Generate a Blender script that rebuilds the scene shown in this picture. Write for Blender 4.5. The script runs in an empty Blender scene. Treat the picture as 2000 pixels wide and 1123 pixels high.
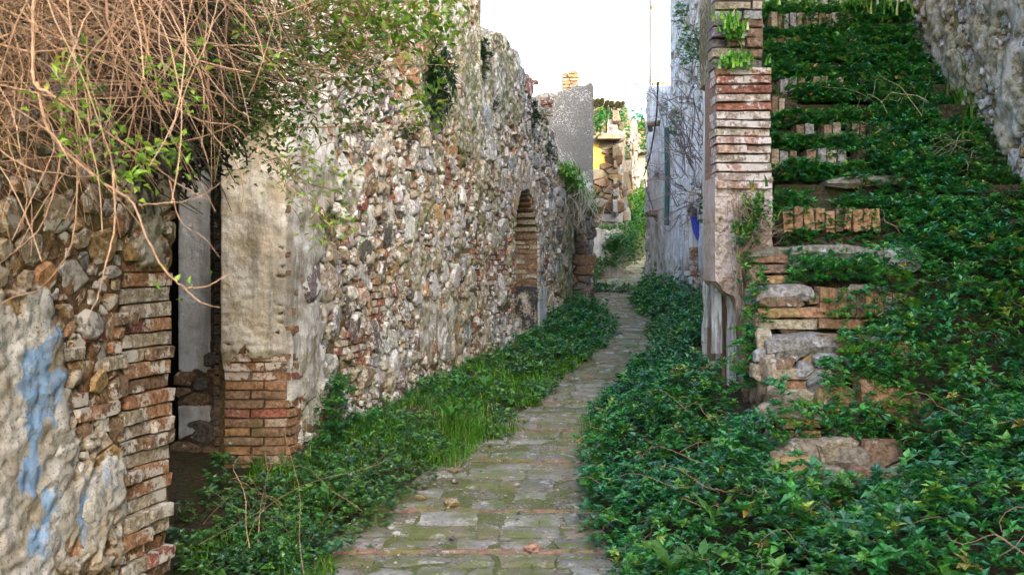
import bpy, math, random
import numpy as np
from mathutils import Matrix, Euler, Vector

random.seed(7)
rng = np.random.default_rng(7)
SC = bpy.context.scene
COL = SC.collection
EYE = (0.0, 0.0, 1.55)
HY = 520.0          # horizon row of the 2000x1123 photograph
FPX = 2000.0

# ------------------------------------------------------------------ camera
cam_d = bpy.data.cameras.new('camera')
cam = bpy.data.objects.new('camera', cam_d)
COL.objects.link(cam)
cam.location = EYE
cam.rotation_euler = (math.radians(90), 0, 0)
cam_d.sensor_width = 36.0
cam_d.lens = 36.0
cam_d.shift_y = -(561.5 - HY) / 2000.0
cam_d.clip_start = 0.05
cam_d.clip_end = 900
cam_d.dof.use_dof = True
cam_d.dof.focus_distance = 9.5
cam_d.dof.aperture_fstop = 9.0
SC.camera = cam

# ------------------------------------------------------------------ light
SUN_TRAVEL = Vector((-0.50, 0.75, -0.40)).normalized()
world = bpy.data.worlds.new("World")
SC.world = world
world.use_nodes = True
wn = world.node_tree.nodes
wl = world.node_tree.links
sky = wn.new('ShaderNodeTexSky')
sky.sky_type = 'NISHITA'
sky.sun_disc = False
sky.sun_elevation = math.asin(-SUN_TRAVEL.z)
sky.sun_rotation = math.atan2(-SUN_TRAVEL.x, -SUN_TRAVEL.y)
sky.air_density = 1.0
sky.dust_density = 6.0
sky.ozone_density = 1.0
bg = wn['Background']
bg.inputs['Strength'].default_value = 0.15
wl.new(sky.outputs['Color'], bg.inputs['Color'])

sun_d = bpy.data.lights.new('sun', 'SUN')
sun_d.energy = 2.0
sun_d.angle = math.radians(0.5)
sun_d.color = (1.0, 0.91, 0.76)
sun = bpy.data.objects.new('sun', sun_d)
COL.objects.link(sun)
sun.location = (6, -8, 12)
sun.rotation_euler = SUN_TRAVEL.to_track_quat('-Z', 'Y').to_euler()

SC.view_settings.view_transform = 'Standard'
SC.view_settings.look = 'None'
SC.view_settings.gamma = 1.0
SC.view_settings.use_curve_mapping = False
SC.view_settings.exposure = 2.85
SC.render.engine = 'CYCLES'
SC.cycles.max_bounces = 8
SC.cycles.diffuse_bounces = 3
SC.cycles.transmission_bounces = 3
SC.cycles.glossy_bounces = 2
SC.cycles.use_denoising = True

# ------------------------------------------------------------------ noise
def _hash(ix, iy, seed):
    n = (ix.astype(np.int64) * 374761393 + iy.astype(np.int64) * 668265263 + seed * 974634777) & 0xFFFFFFFF
    n = ((n ^ (n >> 13)) * 1274126177) & 0xFFFFFFFF
    n = (n ^ (n >> 16)) & 0xFFFFFF
    return n / float(0xFFFFFF)

def vnoise(x, y, seed=0):
    x = np.asarray(x, float); y = np.asarray(y, float)
    ix = np.floor(x); iy = np.floor(y)
    fx = x - ix; fy = y - iy
    fx = fx * fx * (3 - 2 * fx); fy = fy * fy * (3 - 2 * fy)
    a = _hash(ix, iy, seed); b = _hash(ix + 1, iy, seed)
    c = _hash(ix, iy + 1, seed); d = _hash(ix + 1, iy + 1, seed)
    return (a * (1 - fx) + b * fx) * (1 - fy) + (c * (1 - fx) + d * fx) * fy

def fbm(x, y, seed=0, octaves=4):
    s = 0.0; a = 0.5; t = 0.0
    x = np.asarray(x, float); y = np.asarray(y, float)
    for k in range(octaves):
        s = s + a * vnoise(x, y, seed + 17 * k); t += a
        x = x * 2.03 + 11.3; y = y * 2.03 + 5.7; a *= 0.5
    return s / t

def sstep(a, b, x):
    t = np.clip((np.asarray(x, float) - a) / (b - a), 0, 1)
    return t * t * (3 - 2 * t)

def interp(x, pts):
    return np.interp(x, [p[0] for p in pts], [p[1] for p in pts])

# ------------------------------------------------------------------ materials
class NT:
    def __init__(self, name):
        self.m = bpy.data.materials.new(name)
        self.m.use_nodes = True
        self.t = self.m.node_tree
        self.n = self.t.nodes
        self.b = self.n['Principled BSDF']
        self.b.inputs['Specular IOR Level'].default_value = 0.25
        self.geo = self.n.new('ShaderNodeNewGeometry')
    def link(self, a, b): self.t.links.new(a, b)
    def pos(self, scale=(1, 1, 1)):
        mp = self.n.new('ShaderNodeMapping')
        mp.inputs['Scale'].default_value = scale
        self.link(self.geo.outputs['Position'], mp.inputs['Vector'])
        return mp.outputs['Vector']
    def noise(self, scale, detail=4, rough=0.6, vec=None, dist=0.0):
        n = self.n.new('ShaderNodeTexNoise')
        n.inputs['Scale'].default_value = scale
        n.inputs['Detail'].default_value = detail
        n.inputs['Roughness'].default_value = rough
        n.inputs['Distortion'].default_value = dist
        self.link(vec if vec is not None else self.geo.outputs['Position'], n.inputs['Vector'])
        return n.outputs['Fac']
    def voro(self, scale, vec=None, feature='F1', out='Distance'):
        n = self.n.new('ShaderNodeTexVoronoi')
        n.feature = feature
        n.inputs['Scale'].default_value = scale
        self.link(vec if vec is not None else self.geo.outputs['Position'], n.inputs['Vector'])
        return n.outputs[out]
    def rng(self, v, a, b, c=0.0, d=1.0, smooth=True):
        n = self.n.new('ShaderNodeMapRange')
        if smooth: n.interpolation_type = 'SMOOTHSTEP'
        n.inputs['From Min'].default_value = a; n.inputs['From Max'].default_value = b
        n.inputs['To Min'].default_value = c; n.inputs['To Max'].default_value = d
        self.link(v, n.inputs['Value'])
        return n.outputs['Result']
    def math(self, op, a, b=None):
        n = self.n.new('ShaderNodeMath'); n.operation = op
        for k, v in enumerate((a, b)):
            if v is None: continue
            if isinstance(v, (int, float)): n.inputs[k].default_value = v
            else: self.link(v, n.inputs[k])
        return n.outputs[0]
    def mix(self, f, a, b, kind='MIX'):
        n = self.n.new('ShaderNodeMix'); n.data_type = 'RGBA'; n.blend_type = kind
        for s, v in ((n.inputs[0], f), (n.inputs[6], a), (n.inputs[7], b)):
            if isinstance(v, (int, float)): s.default_value = v
            elif isinstance(v, tuple): s.default_value = (v[0], v[1], v[2], 1.0)
            else: self.link(v, s)
        return n.outputs[2]
    def attr(self, name):
        n = self.n.new('ShaderNodeAttribute'); n.attribute_name = name
        return n
    def sep(self, c):
        n = self.n.new('ShaderNodeSeparateColor')
        self.link(c, n.inputs[0])
        return n.outputs
    def bump(self, h, strength=0.5, dist=0.01, prev=None):
        n = self.n.new('ShaderNodeBump')
        n.inputs['Strength'].default_value = strength
        n.inputs['Distance'].default_value = dist
        self.link(h, n.inputs['Height'])
        if prev is not None: self.link(prev, n.inputs['Normal'])
        return n.outputs['Normal']
    def done(self, color, rough=0.9, normal=None):
        if isinstance(color, tuple): self.b.inputs['Base Color'].default_value = (*color, 1)
        else: self.link(color, self.b.inputs['Base Color'])
        if isinstance(rough, (int, float)): self.b.inputs['Roughness'].default_value = rough
        else: self.link(rough, self.b.inputs['Roughness'])
        if normal is not None: self.link(normal, self.b.inputs['Normal'])
        return self.m

def mat_masonry(name, white=0.35, mossy=0.3, wash=(0.62, 0.61, 0.58), gain=1.0):
    """stones and bricks: own tint, whitewash remnants, lichen, moss"""
    m = NT(name)
    t = m.attr('tint').outputs['Color']
    n1 = m.noise(38, 6, 0.75); n2 = m.noise(9, 4, 0.6); n3 = m.noise(150, 4, 0.7)
    c = m.mix(m.rng(n1, 0.34, 0.66), m.mix(0.68, t, (0.055, 0.042, 0.03)), m.mix(0.16, t, (0.85, 0.8, 0.7)))
    c = m.mix(m.rng(n3, 0.60, 0.7, 0, 0.55), c, (0.07, 0.06, 0.05))
    wm = m.rng(m.math('ADD', m.math('MULTIPLY', n2, 0.7), m.math('MULTIPLY', n1, 0.45)), 0.70 - 0.28 * white, 0.76 - 0.28 * white, 0, 0.9)
    c = m.mix(wm, c, wash)
    mm = m.math('MULTIPLY', m.rng(m.noise(5.5, 4, 0.65), 0.66 - 0.2 * mossy, 0.8 - 0.2 * mossy), m.rng(n1, 0.35, 0.6))
    c = m.mix(m.math('MULTIPLY', mm, 0.7), c, (0.10, 0.12, 0.025))
    if gain != 1.0: c = m.mix(1.0, c, (gain, gain, gain), 'MULTIPLY')
    b = m.bump(n3, 0.5, 0.004, m.bump(n1, 0.7, 0.012))
    return m.done(c, 0.92, b)

def mat_wall(name, mortar=(0.33, 0.25, 0.15), dark=(0.09, 0.065, 0.04), plaster=(0.66, 0.65, 0.62),
             grime=(0.33, 0.29, 0.22), paint=(0.20, 0.38, 0.66), streak=0.5, moss_c=(0.10, 0.12, 0.03), speck=0.5):
    """mask.R = plaster, mask.G = paint, also painted sunlight, mask.B = moss / dirt, also niche shade"""
    m = NT(name)
    s = m.sep(m.attr('mask').outputs['Color'])
    n1 = m.noise(30, 5, 0.7); n2 = m.noise(5, 5, 0.62); n3 = m.noise(90, 4, 0.7)
    st = m.noise(7, 5, 0.65, m.pos((1, 1, 0.14)), 0.4)
    mc = m.mix(m.rng(n1, 0.3, 0.68), dark, mortar)
    mc = m.mix(m.rng(n3, 0.56, 0.7, 0, 0.5), mc, (0.5, 0.46, 0.38))
    pc = m.mix(m.rng(n2, 0.36, 0.66), plaster, grime)
    pc = m.mix(m.math('MULTIPLY', m.rng(st, 0.47, 0.62), streak), pc, (0.13, 0.115, 0.09))
    pc = m.mix(m.math('MULTIPLY', m.rng(n3, 0.55, 0.64), speck), pc, (0.12, 0.10, 0.08))
    # ragged edge of the coat: raw brown rim
    e = m.math('ADD', s[0], m.math('MULTIPLY', m.math('SUBTRACT', n1, 0.5), 0.7))
    c = m.mix(m.rng(e, 0.40, 0.56), mc, m.mix(m.rng(e, 0.52, 0.66), (0.42, 0.36, 0.27), pc))
    e2 = m.math('ADD', s[1], m.math('MULTIPLY', m.math('SUBTRACT', m.noise(34, 6, 0.8), 0.5), 1.5))
    c = m.mix(m.rng(e2, 0.40, 0.75, 0, 0.88), c, paint)
    e3 = m.math('MULTIPLY', s[2], m.rng(m.noise(14, 5, 0.7), 0.36, 0.6))
    c = m.mix(m.rng(e3, 0.15, 0.7, 0, 0.9), c, moss_c)
    b = m.bump(n3, 0.5, 0.004, m.bump(n1, 0.8, 0.012))
    return m.done(c, 0.93, b)

def mat_leaf(name, rough=0.36, trans=0.22, spec=0.5, gain=(1, 1, 1)):
    m = NT(name)
    t = m.attr('tint').outputs['Color']
    n = m.noise(55, 3, 0.6)
    c = m.mix(m.rng(n, 0.3, 0.7), m.mix(1.0, t, (0.62, 0.66, 0.6), 'MULTIPLY'), m.mix(1.0, t, (1.25, 1.2, 1.1), 'MULTIPLY'))
    c = m.mix(1.0, c, gain, 'MULTIPLY')
    m.done(c, rough)
    m.b.inputs['Specular IOR Level'].default_value = spec
    tr = m.n.new('ShaderNodeBsdfTranslucent')
    m.link(m.mix(1.0, c, (1.3, 1.5, 0.7), 'MULTIPLY'), tr.inputs['Color'])
    mx = m.n.new('ShaderNodeMixShader'); mx.inputs[0].default_value = trans
    out = m.n['Material Output']
    m.link(m.b.outputs[0], mx.inputs[1]); m.link(tr.outputs[0], mx.inputs[2]); m.link(mx.outputs[0], out.inputs[0])
    return m.m

def mat_tinted(name, rough=0.8, contrast=0.5, scale=60, bump=0.3):
    m = NT(name)
    t = m.attr('tint').outputs['Color']
    n = m.noise(scale, 4, 0.65)
    c = m.mix(m.rng(n, 0.3, 0.7), m.mix(contrast, t, (0.02, 0.015, 0.01)), m.mix(contrast * 0.3, t, (0.8, 0.75, 0.65)))
    return m.done(c, rough, m.bump(n, bump, 0.005))

def mat_paving():
    m = NT('paving_slab')
    t = m.attr('tint').outputs['Color']
    n1 = m.noise(26, 5, 0.7); n2 = m.noise(4.2, 5, 0.65); n3 = m.noise(110, 3, 0.65)
    c = m.mix(m.rng(n1, 0.3, 0.7), m.mix(0.5, t, (0.09, 0.08, 0.06)), m.mix(0.15, t, (0.8, 0.77, 0.7)))
    c = m.mix(m.rng(m.noise(7, 5, 0.7), 0.56, 0.62, 0, 0.75), c, (0.56, 0.55, 0.52))
    c = m.mix(m.rng(m.math('ADD', m.math('MULTIPLY', n2, 0.6), m.math('MULTIPLY', n1, 0.45)), 0.485, 0.585, 0, 0.72), c, (0.13, 0.165, 0.028))
    c = m.mix(m.rng(n3, 0.58, 0.68, 0, 0.7), c, (0.05, 0.045, 0.035))
    return m.done(c, 0.85, m.bump(n3, 0.5, 0.003, m.bump(n1, 0.6, 0.01)))

def mat_soil():
    m = NT('soil')
    n1 = m.noise(40, 6, 0.75); n2 = m.noise(3.0, 5, 0.6)
    c = m.mix(m.rng(n1, 0.35, 0.65), (0.025, 0.02, 0.012), (0.12, 0.09, 0.055))
    c = m.mix(m.rng(n2, 0.42, 0.56, 0, 0.8), c, (0.04, 0.055, 0.015))
    return m.done(c, 0.95, m.bump(n1, 0.9, 0.02))

def mat_grit():
    m = NT('path_grit')
    n1 = m.noise(45, 6, 0.75); n2 = m.noise(4.0, 5, 0.65)
    c = m.mix(m.rng(n1, 0.35, 0.65), (0.09, 0.08, 0.06), (0.38, 0.35, 0.29))
    c = m.mix(m.rng(n2, 0.42, 0.56, 0, 0.85), c, (0.115, 0.14, 0.03))
    c = m.mix(m.rng(m.noise(150, 2), 0.62, 0.68, 0, 0.8), c, (0.55, 0.53, 0.48))
    return m.done(c, 0.95, m.bump(n1, 0.9, 0.015))

def mat_pebbledash():
    m = NT('pebbledash_render')
    v = m.voro(42); n = m.noise(2.0, 5, 0.6); n3 = m.noise(60, 3)
    c = m.mix(m.rng(n3, 0.3, 0.7), (0.13, 0.125, 0.115), (0.27, 0.26, 0.24))
    dens = m.rng(n, 0.36, 0.58, 0.05, 0.42)
    sp = m.math('LESS_THAN', v, dens)
    c = m.mix(m.math('MULTIPLY', sp, m.rng(n3, 0.4, 0.55)), c, (0.62, 0.60, 0.58))
    c = m.mix(m.rng(m.noise(4, 5, 0.7, m.pos((1, 1, 0.3))), 0.55, 0.7, 0, 0.6), c, (0.13, 0.135, 0.10))
    s = m.sep(m.attr('mask').outputs['Color'])
    c = m.mix(m.rng(m.math('ADD', s[0], m.math('MULTIPLY', n3, 0.3)), 0.55, 0.75), c, (0.52, 0.54, 0.56))
    return m.done(c, 0.9, m.bump(v, 0.6, 0.01))

def mat_wood(name, a, b, paint=None):
    m = NT(name)
    st = m.noise(60, 5, 0.7, m.pos((1, 1, 0.05)))
    c = m.mix(m.rng(st, 0.35, 0.65), a, b)
    if paint: c = m.mix(m.rng(m.noise(9, 5, 0.7, m.pos((1, 1, 0.25))), 0.38, 0.5, 0.85, 0), c, paint)
    return m.done(c, 0.8, m.bump(st, 0.6, 0.006))

def mat_plain(name, c, rough=0.7):
    m = NT(name)
    n = m.noise(40, 4, 0.65)
    return m.done(m.mix(m.rng(n, 0.3, 0.7), tuple(0.6 * x for x in c), c), rough, m.bump(n, 0.3, 0.004))

M = {}
M['stone'] = mat_masonry('rubble_stone', 0.36, 0.30, (.72, .72, .70))
M['brick'] = mat_masonry('old_brick', 0.42, 0.22)
M['brick_dirty'] = mat_masonry('dirty_brick', 0.08, 0.45)
M['brick_pale'] = mat_masonry('whitewashed_brick', 0.56, 0.1, (0.66, 0.60, 0.56))
M['brick_sun'] = mat_masonry('dimmed_sunlit_brick', 0.15, 0.05, (.4, .38, .3), 0.5)  # gain halves the brick colour so direct sun does not blow it out
M['stone_sun'] = mat_masonry('ochre_ruin_stone', 0.15, 0.2, (.40, .37, .30), 0.36)
M['stone_pale'] = mat_masonry('whitewashed_stone', 0.55, 0.1, (0.66, 0.66, 0.68))
M['step'] = mat_masonry('step_stone', 0.12, 0.55, (0.5, 0.5, 0.5))
M['wall'] = mat_wall('rubble_mortar_and_plaster', plaster=(.72, .72, .71), mortar=(.23, .175, .10), dark=(.05, .036, .022), speck=.7, streak=.6)
M['wall_near'] = mat_wall('near_wall_mortar', plaster=(0.60, 0.61, 0.61), grime=(0.36, 0.32, 0.25), speck=0.8, mortar=(.22, .13, .065), dark=(.05, .035, .02))
M['pillar'] = mat_wall('pillar_plaster', plaster=(0.74, 0.72, 0.67), grime=(0.56, 0.48, 0.35), streak=0.5, speck=0.45, mortar=(0.26, 0.17, 0.10))
M['wall_dark'] = mat_wall('mossy_render', plaster=(0.36, 0.35, 0.32), grime=(0.22, 0.21, 0.17), streak=0.9)
M['wall_white'] = mat_wall('white_limewash', plaster=(0.82, 0.82, 0.84), grime=(0.60, 0.58, 0.54), streak=0.38, paint=(0.015, 0.06, 0.62), speck=0.3, moss_c=(0.15, 0.15, 0.075))
M['wall_right'] = mat_wall('rough_right_wall', plaster=(0.62, 0.61, 0.61), grime=(0.40, 0.37, 0.30), mortar=(0.30, 0.24, 0.13), streak=0.6, speck=0.6)
M['wall_far'] = mat_wall('far_wall', plaster=(0.30, 0.27, 0.22), grime=(0.17, 0.13, 0.08), mortar=(0.15, 0.09, 0.04), dark=(0.2, 0.13, 0.06), paint=(0.50, 0.33, 0.04))  # paint slot holds the ruin's painted sunlight
M['inner'] = mat_wall('inner_plaster', plaster=(0.70, 0.74, 0.80), grime=(0.55, 0.57, 0.60), mortar=(0.12, 0.095, 0.07), dark=(0.06, 0.05, 0.04), streak=0.3, speck=0.15)
M['pebble'] = mat_pebbledash()
M['paving'] = mat_paving()
M['soil'] = mat_soil()
M['grit'] = mat_grit()
M['leaf'] = mat_leaf('ivy_leaf', 0.31, 0.16, 0.8)
M['grass'] = mat_leaf('grass_blade', 0.45, 0.3, 0.3)
M['shrub_leaf'] = mat_leaf('shrub_leaf', 0.4, 0.35, 0.35)
M['twig'] = mat_tinted('twig_bark', 0.8, 0.25, 90)
M['dark_room'] = mat_plain('shaded_inside', (0.05, 0.04, 0.03), 0.95)  # near-black base colour stands in for the unlit room
M['plank'] = mat_wood('weathered_plank', (0.22, 0.21, 0.2), (0.5, 0.52, 0.54), (0.58, 0.66, 0.72))
M['beam'] = mat_wood('old_beam', (0.12, 0.08, 0.05), (0.3, 0.22, 0.14))
M['cable'] = mat_plain('black_cable', (0.02, 0.02, 0.02), 0.5)
M['pipe'] = mat_plain('rusted_teal_pipe', (0.05, 0.13, 0.12), 0.6)
M['tile'] = mat_masonry('roof_tile', 0.1, 0.3)

# ------------------------------------------------------------------ object helpers
def tag(o, label=None, cat=None, group=None, kind=None):
    if label: o['label'] = label
    if cat: o['category'] = cat
    if group: o['group'] = group
    if kind: o['kind'] = kind
    return o

def root(name, loc, label, cat, group=None):
    o = bpy.data.objects.new(name, None)
    COL.objects.link(o)
    o.empty_display_size = 0.2
    o.location = loc
    return tag(o, label, cat, group)

def abs_loc(o):
    v = Vector(o.location)
    while o.parent:
        o = o.parent; v = v + Vector(o.location)
    return v

def link_mesh(name, me, mat, parent=None, center=(0, 0, 0), kind=None, smooth=False):
    if mat is not None and not me.materials: me.materials.append(mat)
    o = bpy.data.objects.new(name, me)
    COL.objects.link(o)
    o.location = center
    if parent:
        o.location = Vector(center) - abs_loc(parent)
        o.parent = parent
    if kind: o['kind'] = kind
    return o

def np_mesh(name, V, polys, tint=None, smooth=False, attr='tint'):
    """V (N,3); polys: list of int arrays (F,k)"""
    me = bpy.data.meshes.new(name)
    V = np.asarray(V, dtype=np.float32)
    me.vertices.add(len(V)); me.vertices.foreach_set('co', V.ravel())
    polys = [np.asarray(p, dtype=np.int32) for p in polys if len(p)]
    nl = sum(p.size for p in polys); nf = sum(len(p) for p in polys)
    me.loops.add(nl); me.polygons.add(nf)
    me.loops.foreach_set('vertex_index', np.concatenate([p.ravel() for p in polys]))
    sizes = np.concatenate([np.full(len(p), p.shape[1], np.int32) for p in polys])
    st = np.concatenate([[0], np.cumsum(sizes)[:-1]]).astype(np.int32)
    me.polygons.foreach_set('loop_start', st)
    me.update(calc_edges=True)
    me.polygons.foreach_set('use_smooth', np.full(nf, bool(smooth)))
    if tint is not None:
        a = me.attributes.new(attr, 'FLOAT_COLOR', 'POINT')
        t = np.asarray(tint, dtype=np.float32)
        if t.ndim == 1: t = np.tile(t, (len(V), 1))
        if t.shape[1] == 3: t = np.concatenate([t, np.ones((len(t), 1), np.float32)], 1)
        a.data.foreach_set('color', t.ravel())
    me.validate()
    return me

def np_obj(name, V, polys, mat, parent=None, tint=None, center=None, kind=None, smooth=False, attr='tint'):
    V = np.asarray(V, float)
    if center is None: center = (0.0, 0.0, 0.0) if parent is None else tuple(V.mean(0))
    me = np_mesh(name, V - np.array(center), polys, tint, smooth, attr)
    return link_mesh(name, me, mat, parent, center, kind)

def box_np(x0, x1, y0, y1, z0, z1):
    V = [(x0, y0, z0), (x1, y0, z0), (x1, y1, z0), (x0, y1, z0), (x0, y0, z1), (x1, y0, z1), (x1, y1, z1), (x0, y1, z1)]
    F = [(0, 3, 2, 1), (4, 5, 6, 7), (0, 1, 5, 4), (1, 2, 6, 5), (2, 3, 7, 6), (3, 0, 4, 7)]
    return np.array(V, float), np.array(F)

# ------------------------------------------------------------------ wall frame
class Frame:
    """a vertical plane: u metres along, z up, h out towards the lane"""
    def __init__(self, p0, p1, side):
        self.p = np.array(p0, float); d = np.array(p1, float) - self.p
        self.L = float(np.linalg.norm(d)); self.d = d / self.L
        self.n = np.array([self.d[1], -self.d[0]]) * side
        self.rot = math.atan2(self.n[1], self.n[0]) - math.pi / 2
    def w(self, u, z, h):
        u = np.asarray(u, float); z = np.asarray(z, float); h = np.asarray(h, float)
        return np.stack([self.p[0] + self.d[0] * u + self.n[0] * h, self.p[1] + self.d[1] * u + self.n[1] * h, z + 0 * u], -1)
    def hit(self, px, py, h=0.0):
        """wall coordinates of the spot seen at that pixel of the photograph"""
        k = (px - 1000.0) / FPX
        p = self.p + self.n * h
        # p + d*u = (k*Y, Y)
        # px: p0 + d0 u = k (p1 + d1 u)
        u = (k * p[1] - p[0]) / (self.d[0] - k * self.d[1])
        Y = p[1] + self.d[1] * u
        return float(u), float(EYE[2] + (HY - py) / FPX * Y)
    def zat(self, u, py):
        Y = self.p[1] + self.d[1] * u
        return EYE[2] + (HY - py) / FPX * Y

def wall_core(name, fr, u0, u1, zb, top, res, H, mask, mat, parent, thick=0.5, resz=None):
    resz = resz or res
    nu = max(2, int((u1 - u0) / res) + 1)
    us = np.linspace(u0, u1, nu)
    tops = np.array([float(top(u)) for u in us]) if callable(top) else np.full(nu, float(top))
    tops = tops + (vnoise(us * 9, us * 0, 5) - 0.5) * 0.07 + (vnoise(us * 30, us * 0, 9) - 0.5) * 0.03
    nv = max(2, int((tops.max() - zb) / resz) + 1)
    t = np.linspace(0, 1, nv)
    U = np.repeat(us[:, None], nv, 1)
    Z = zb + t[None, :] * (tops[:, None] - zb)
    Hh = H(U, Z)
    V = fr.w(U, Z, Hh).reshape(-1, 3)
    idx = np.arange(nu * nv).reshape(nu, nv)
    q = np.stack([idx[:-1, :-1], idx[1:, :-1], idx[1:, 1:], idx[:-1, 1:]], -1).reshape(-1, 4)
    Vb_top = fr.w(us, tops, -thick + 0 * us)
    Vb_bot = fr.w(us, np.full(nu, zb), -thick + 0 * us)
    o1 = len(V); o2 = o1 + nu
    V = np.concatenate([V, Vb_top, Vb_bot])
    a = idx[:, -1]; b = np.arange(o1, o1 + nu); c = np.arange(o2, o2 + nu)
    q2 = np.stack([a[:-1], a[1:], b[1:], b[:-1]], -1)
    q3 = np.stack([b[:-1], b[1:], c[1:], c[:-1]], -1)
    polys = [np.concatenate([q, q2, q3])]
    V2 = []
    # end caps as own strips (straight)
    ends = []
    for k in (0, nu - 1):
        s = len(V) + len(V2)
        backs = fr.w(np.full(nv, us[k]), Z[k], np.full(nv, -thick))
        V2.extend(backs)
        bi = np.arange(s, s + nv)
        ends.append(np.stack([idx[k, :-1], idx[k, 1:], bi[1:], bi[:-1]], -1))
    V = np.concatenate([V, np.array(V2)])
    polys.append(np.concatenate(ends))
    m = mask(U, Z)
    mm = np.zeros((len(V), 4), np.float32); mm[:, 3] = 1
    for k, a_ in enumerate(m): mm[:nu * nv, k] = np.broadcast_to(a_, U.shape).ravel()
    mm[nu * nv:, 2] = 0.4
    o = np_obj(name, V, polys, mat, parent, mm, attr='mask', smooth=True)
    return o

# ------------------------------------------------------------------ pieces (stones, bricks)
PAL = {
    'white': (0.72, 0.71, 0.69), 'grey': (0.42, 0.42, 0.43), 'bluegrey': (0.30, 0.33, 0.37), 'tan': (0.42, 0.33, 0.22),
    'ochre': (0.46, 0.28, 0.09), 'purple': (0.16, 0.12, 0.135), 'red': (0.36, 0.085, 0.04), 'dark': (0.07, 0.07, 0.08),
    'brick': (0.46, 0.21, 0.085), 'pale': (0.52, 0.42, 0.32), 'brown': (0.22, 0.115, 0.055), 'pink': (0.50, 0.30, 0.22),
}
def pick(weights):
    ks = list(weights); return random.choices(ks, [weights[k] for k in ks])[0]
def jit(c, a=0.18):
    s = 1 + random.uniform(-a, a)
    return tuple(max(0.0, x * s * (1 + random.uniform(-0.05, 0.05))) for x in c)

_libs = {}
def brick_lib(pal, n=16, chip=0.07):
    """worn bricks, unit size, y = outwards"""
    key = (tuple(sorted(pal.items())), chip)
    if key in _libs: return _libs[key]
    out = []
    for k in range(n):
        tint = jit(PAL[pick(pal)], 0.22)
        q_ = random.uniform(-.08, .08)
        base = [(-.5, -.5), (-.17 + q_, -.5), (.17 + q_, -.5), (.5, -.5), (.5, .5), (.17 - q_, .5), (-.17 - q_, .5), (-.5, .5)]
        V = []
        for y, ins in ((-.5, 0.0), (.44, 0.0), (.5, chip)):
            for (x, z) in base:
                j = 0.045 if y < .45 else 0.07
                fx = 1 - ins * 0.35; fz = 1 - ins * 1.0 * random.uniform(.3, 1.9)
                V.append((x * fx + random.uniform(-.012, .012) * (1 if y < .4 else 1.6), y + random.uniform(-j, j) * 0.6, z * fz + random.uniform(-j, j)))
        V = np.array(V)
        F = []
        for r in range(2):
            for i in range(8):
                j2 = (i + 1) % 8
                F.append((r * 8 + i, r * 8 + j2, (r + 1) * 8 + j2, (r + 1) * 8 + i))
        F += [(16, 17, 22, 23), (17, 18, 21, 22), (18, 19, 20, 21), (0, 7, 6, 1), (1, 6, 5, 2), (2, 5, 4, 3)]
        F = np.array(F)
        me = np_mesh('brick', V, [F], tint)
        out.append((me, V, F, tint))
    _libs[key] = out
    return out

def in_view(c, margin=60):
    if c[1] < 0.6: return False
    px = 1000 + FPX * c[0] / c[1]; py = HY - FPX * (c[2] - EYE[2]) / c[1]
    return -margin < px < 2000 + margin and -margin < py < 1123 + margin

class Pieces:
    def __init__(self): self.it = []
    def brick(self, lib, center, size, rotz, roll=0.0, name='brick', mat=None, pitch=0.0):
        self.it.append(('b', name, mat, random.choice(lib), tuple(center), tuple(size), rotz, roll, pitch))
    def stone(self, V, F, tint, name='stone', mat=None):
        self.it.append(('s', name, mat, np.asarray(V, float), F, tint))
    def finish(self, parent, limits, rest_names, default_mat, minpx=5.0):
        groups = {}
        for r in self.it: groups.setdefault(r[1], []).append(r)
        for name, rows in groups.items():
            sc = []
            for r in rows:
                if r[0] == 'b': c = np.array(r[4]); s = max(r[5])
                else: c = r[3].mean(0); s = float((r[3].max(0) - r[3].min(0)).max())
                px = FPX * s / max(0.5, float(np.linalg.norm(c - np.array(EYE))))
                sc.append(px if in_view(c) else px * 0.001)
            order = sorted(range(len(rows)), key=lambda k: -sc[k])
            lim = limits.get(name, 290)
            single = [k for k in order[:lim] if sc[k] > minpx]
            rest = order[len(single):]
            for k in single:
                r = rows[k]; mat = r[2] or default_mat
                if r[0] == 'b':
                    me = r[3][0]
                    key = me.name + '|' + mat.name
                    me2 = _libs.get(key)
                    if me2 is None:
                        me2 = me.copy(); me2.materials.append(mat); _libs[key] = me2
                    o = bpy.data.objects.new(name, me2); COL.objects.link(o)
                    o.location = Vector(r[4]) - abs_loc(parent)
                    o.rotation_euler = (r[8], r[7], r[6]); o.scale = r[5]
                    o.parent = parent
                else:
                    np_obj(name, r[3], [r[4]] if not isinstance(r[4], list) else r[4], mat, parent, r[5])
            bymat = {}
            for k in rest:
                bymat.setdefault((rows[k][2] or default_mat).name, []).append(rows[k])
            for mn, rr in bymat.items():
                Vs = []; P = {}; T = []; off = 0
                for r in rr:
                    if r[0] == 'b':
                        V = r[3][1] * np.array(r[5])
                        Rm = np.array(Euler((r[8], r[7], r[6])).to_matrix())
                        V = V @ Rm.T + np.array(r[4]); F = [r[3][2]]; t = r[3][3]
                    else:
                        V = r[3]; F = r[4] if isinstance(r[4], list) else [r[4]]; t = r[5]
                    Vs.append(V)
                    for f in F:
                        f = np.asarray(f); P.setdefault(f.shape[1], []).append(f + off)
                    T.append(np.tile(np.array(t)[:3], (len(V), 1))); off += len(V)
                if Vs:
                    np_obj(rest_names.get(name, name + '_rubble'), np.concatenate(Vs), [np.concatenate(p) for p in P.values()],
                           bpy.data.materials[mn], parent, np.concatenate(T), kind='stuff')

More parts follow.
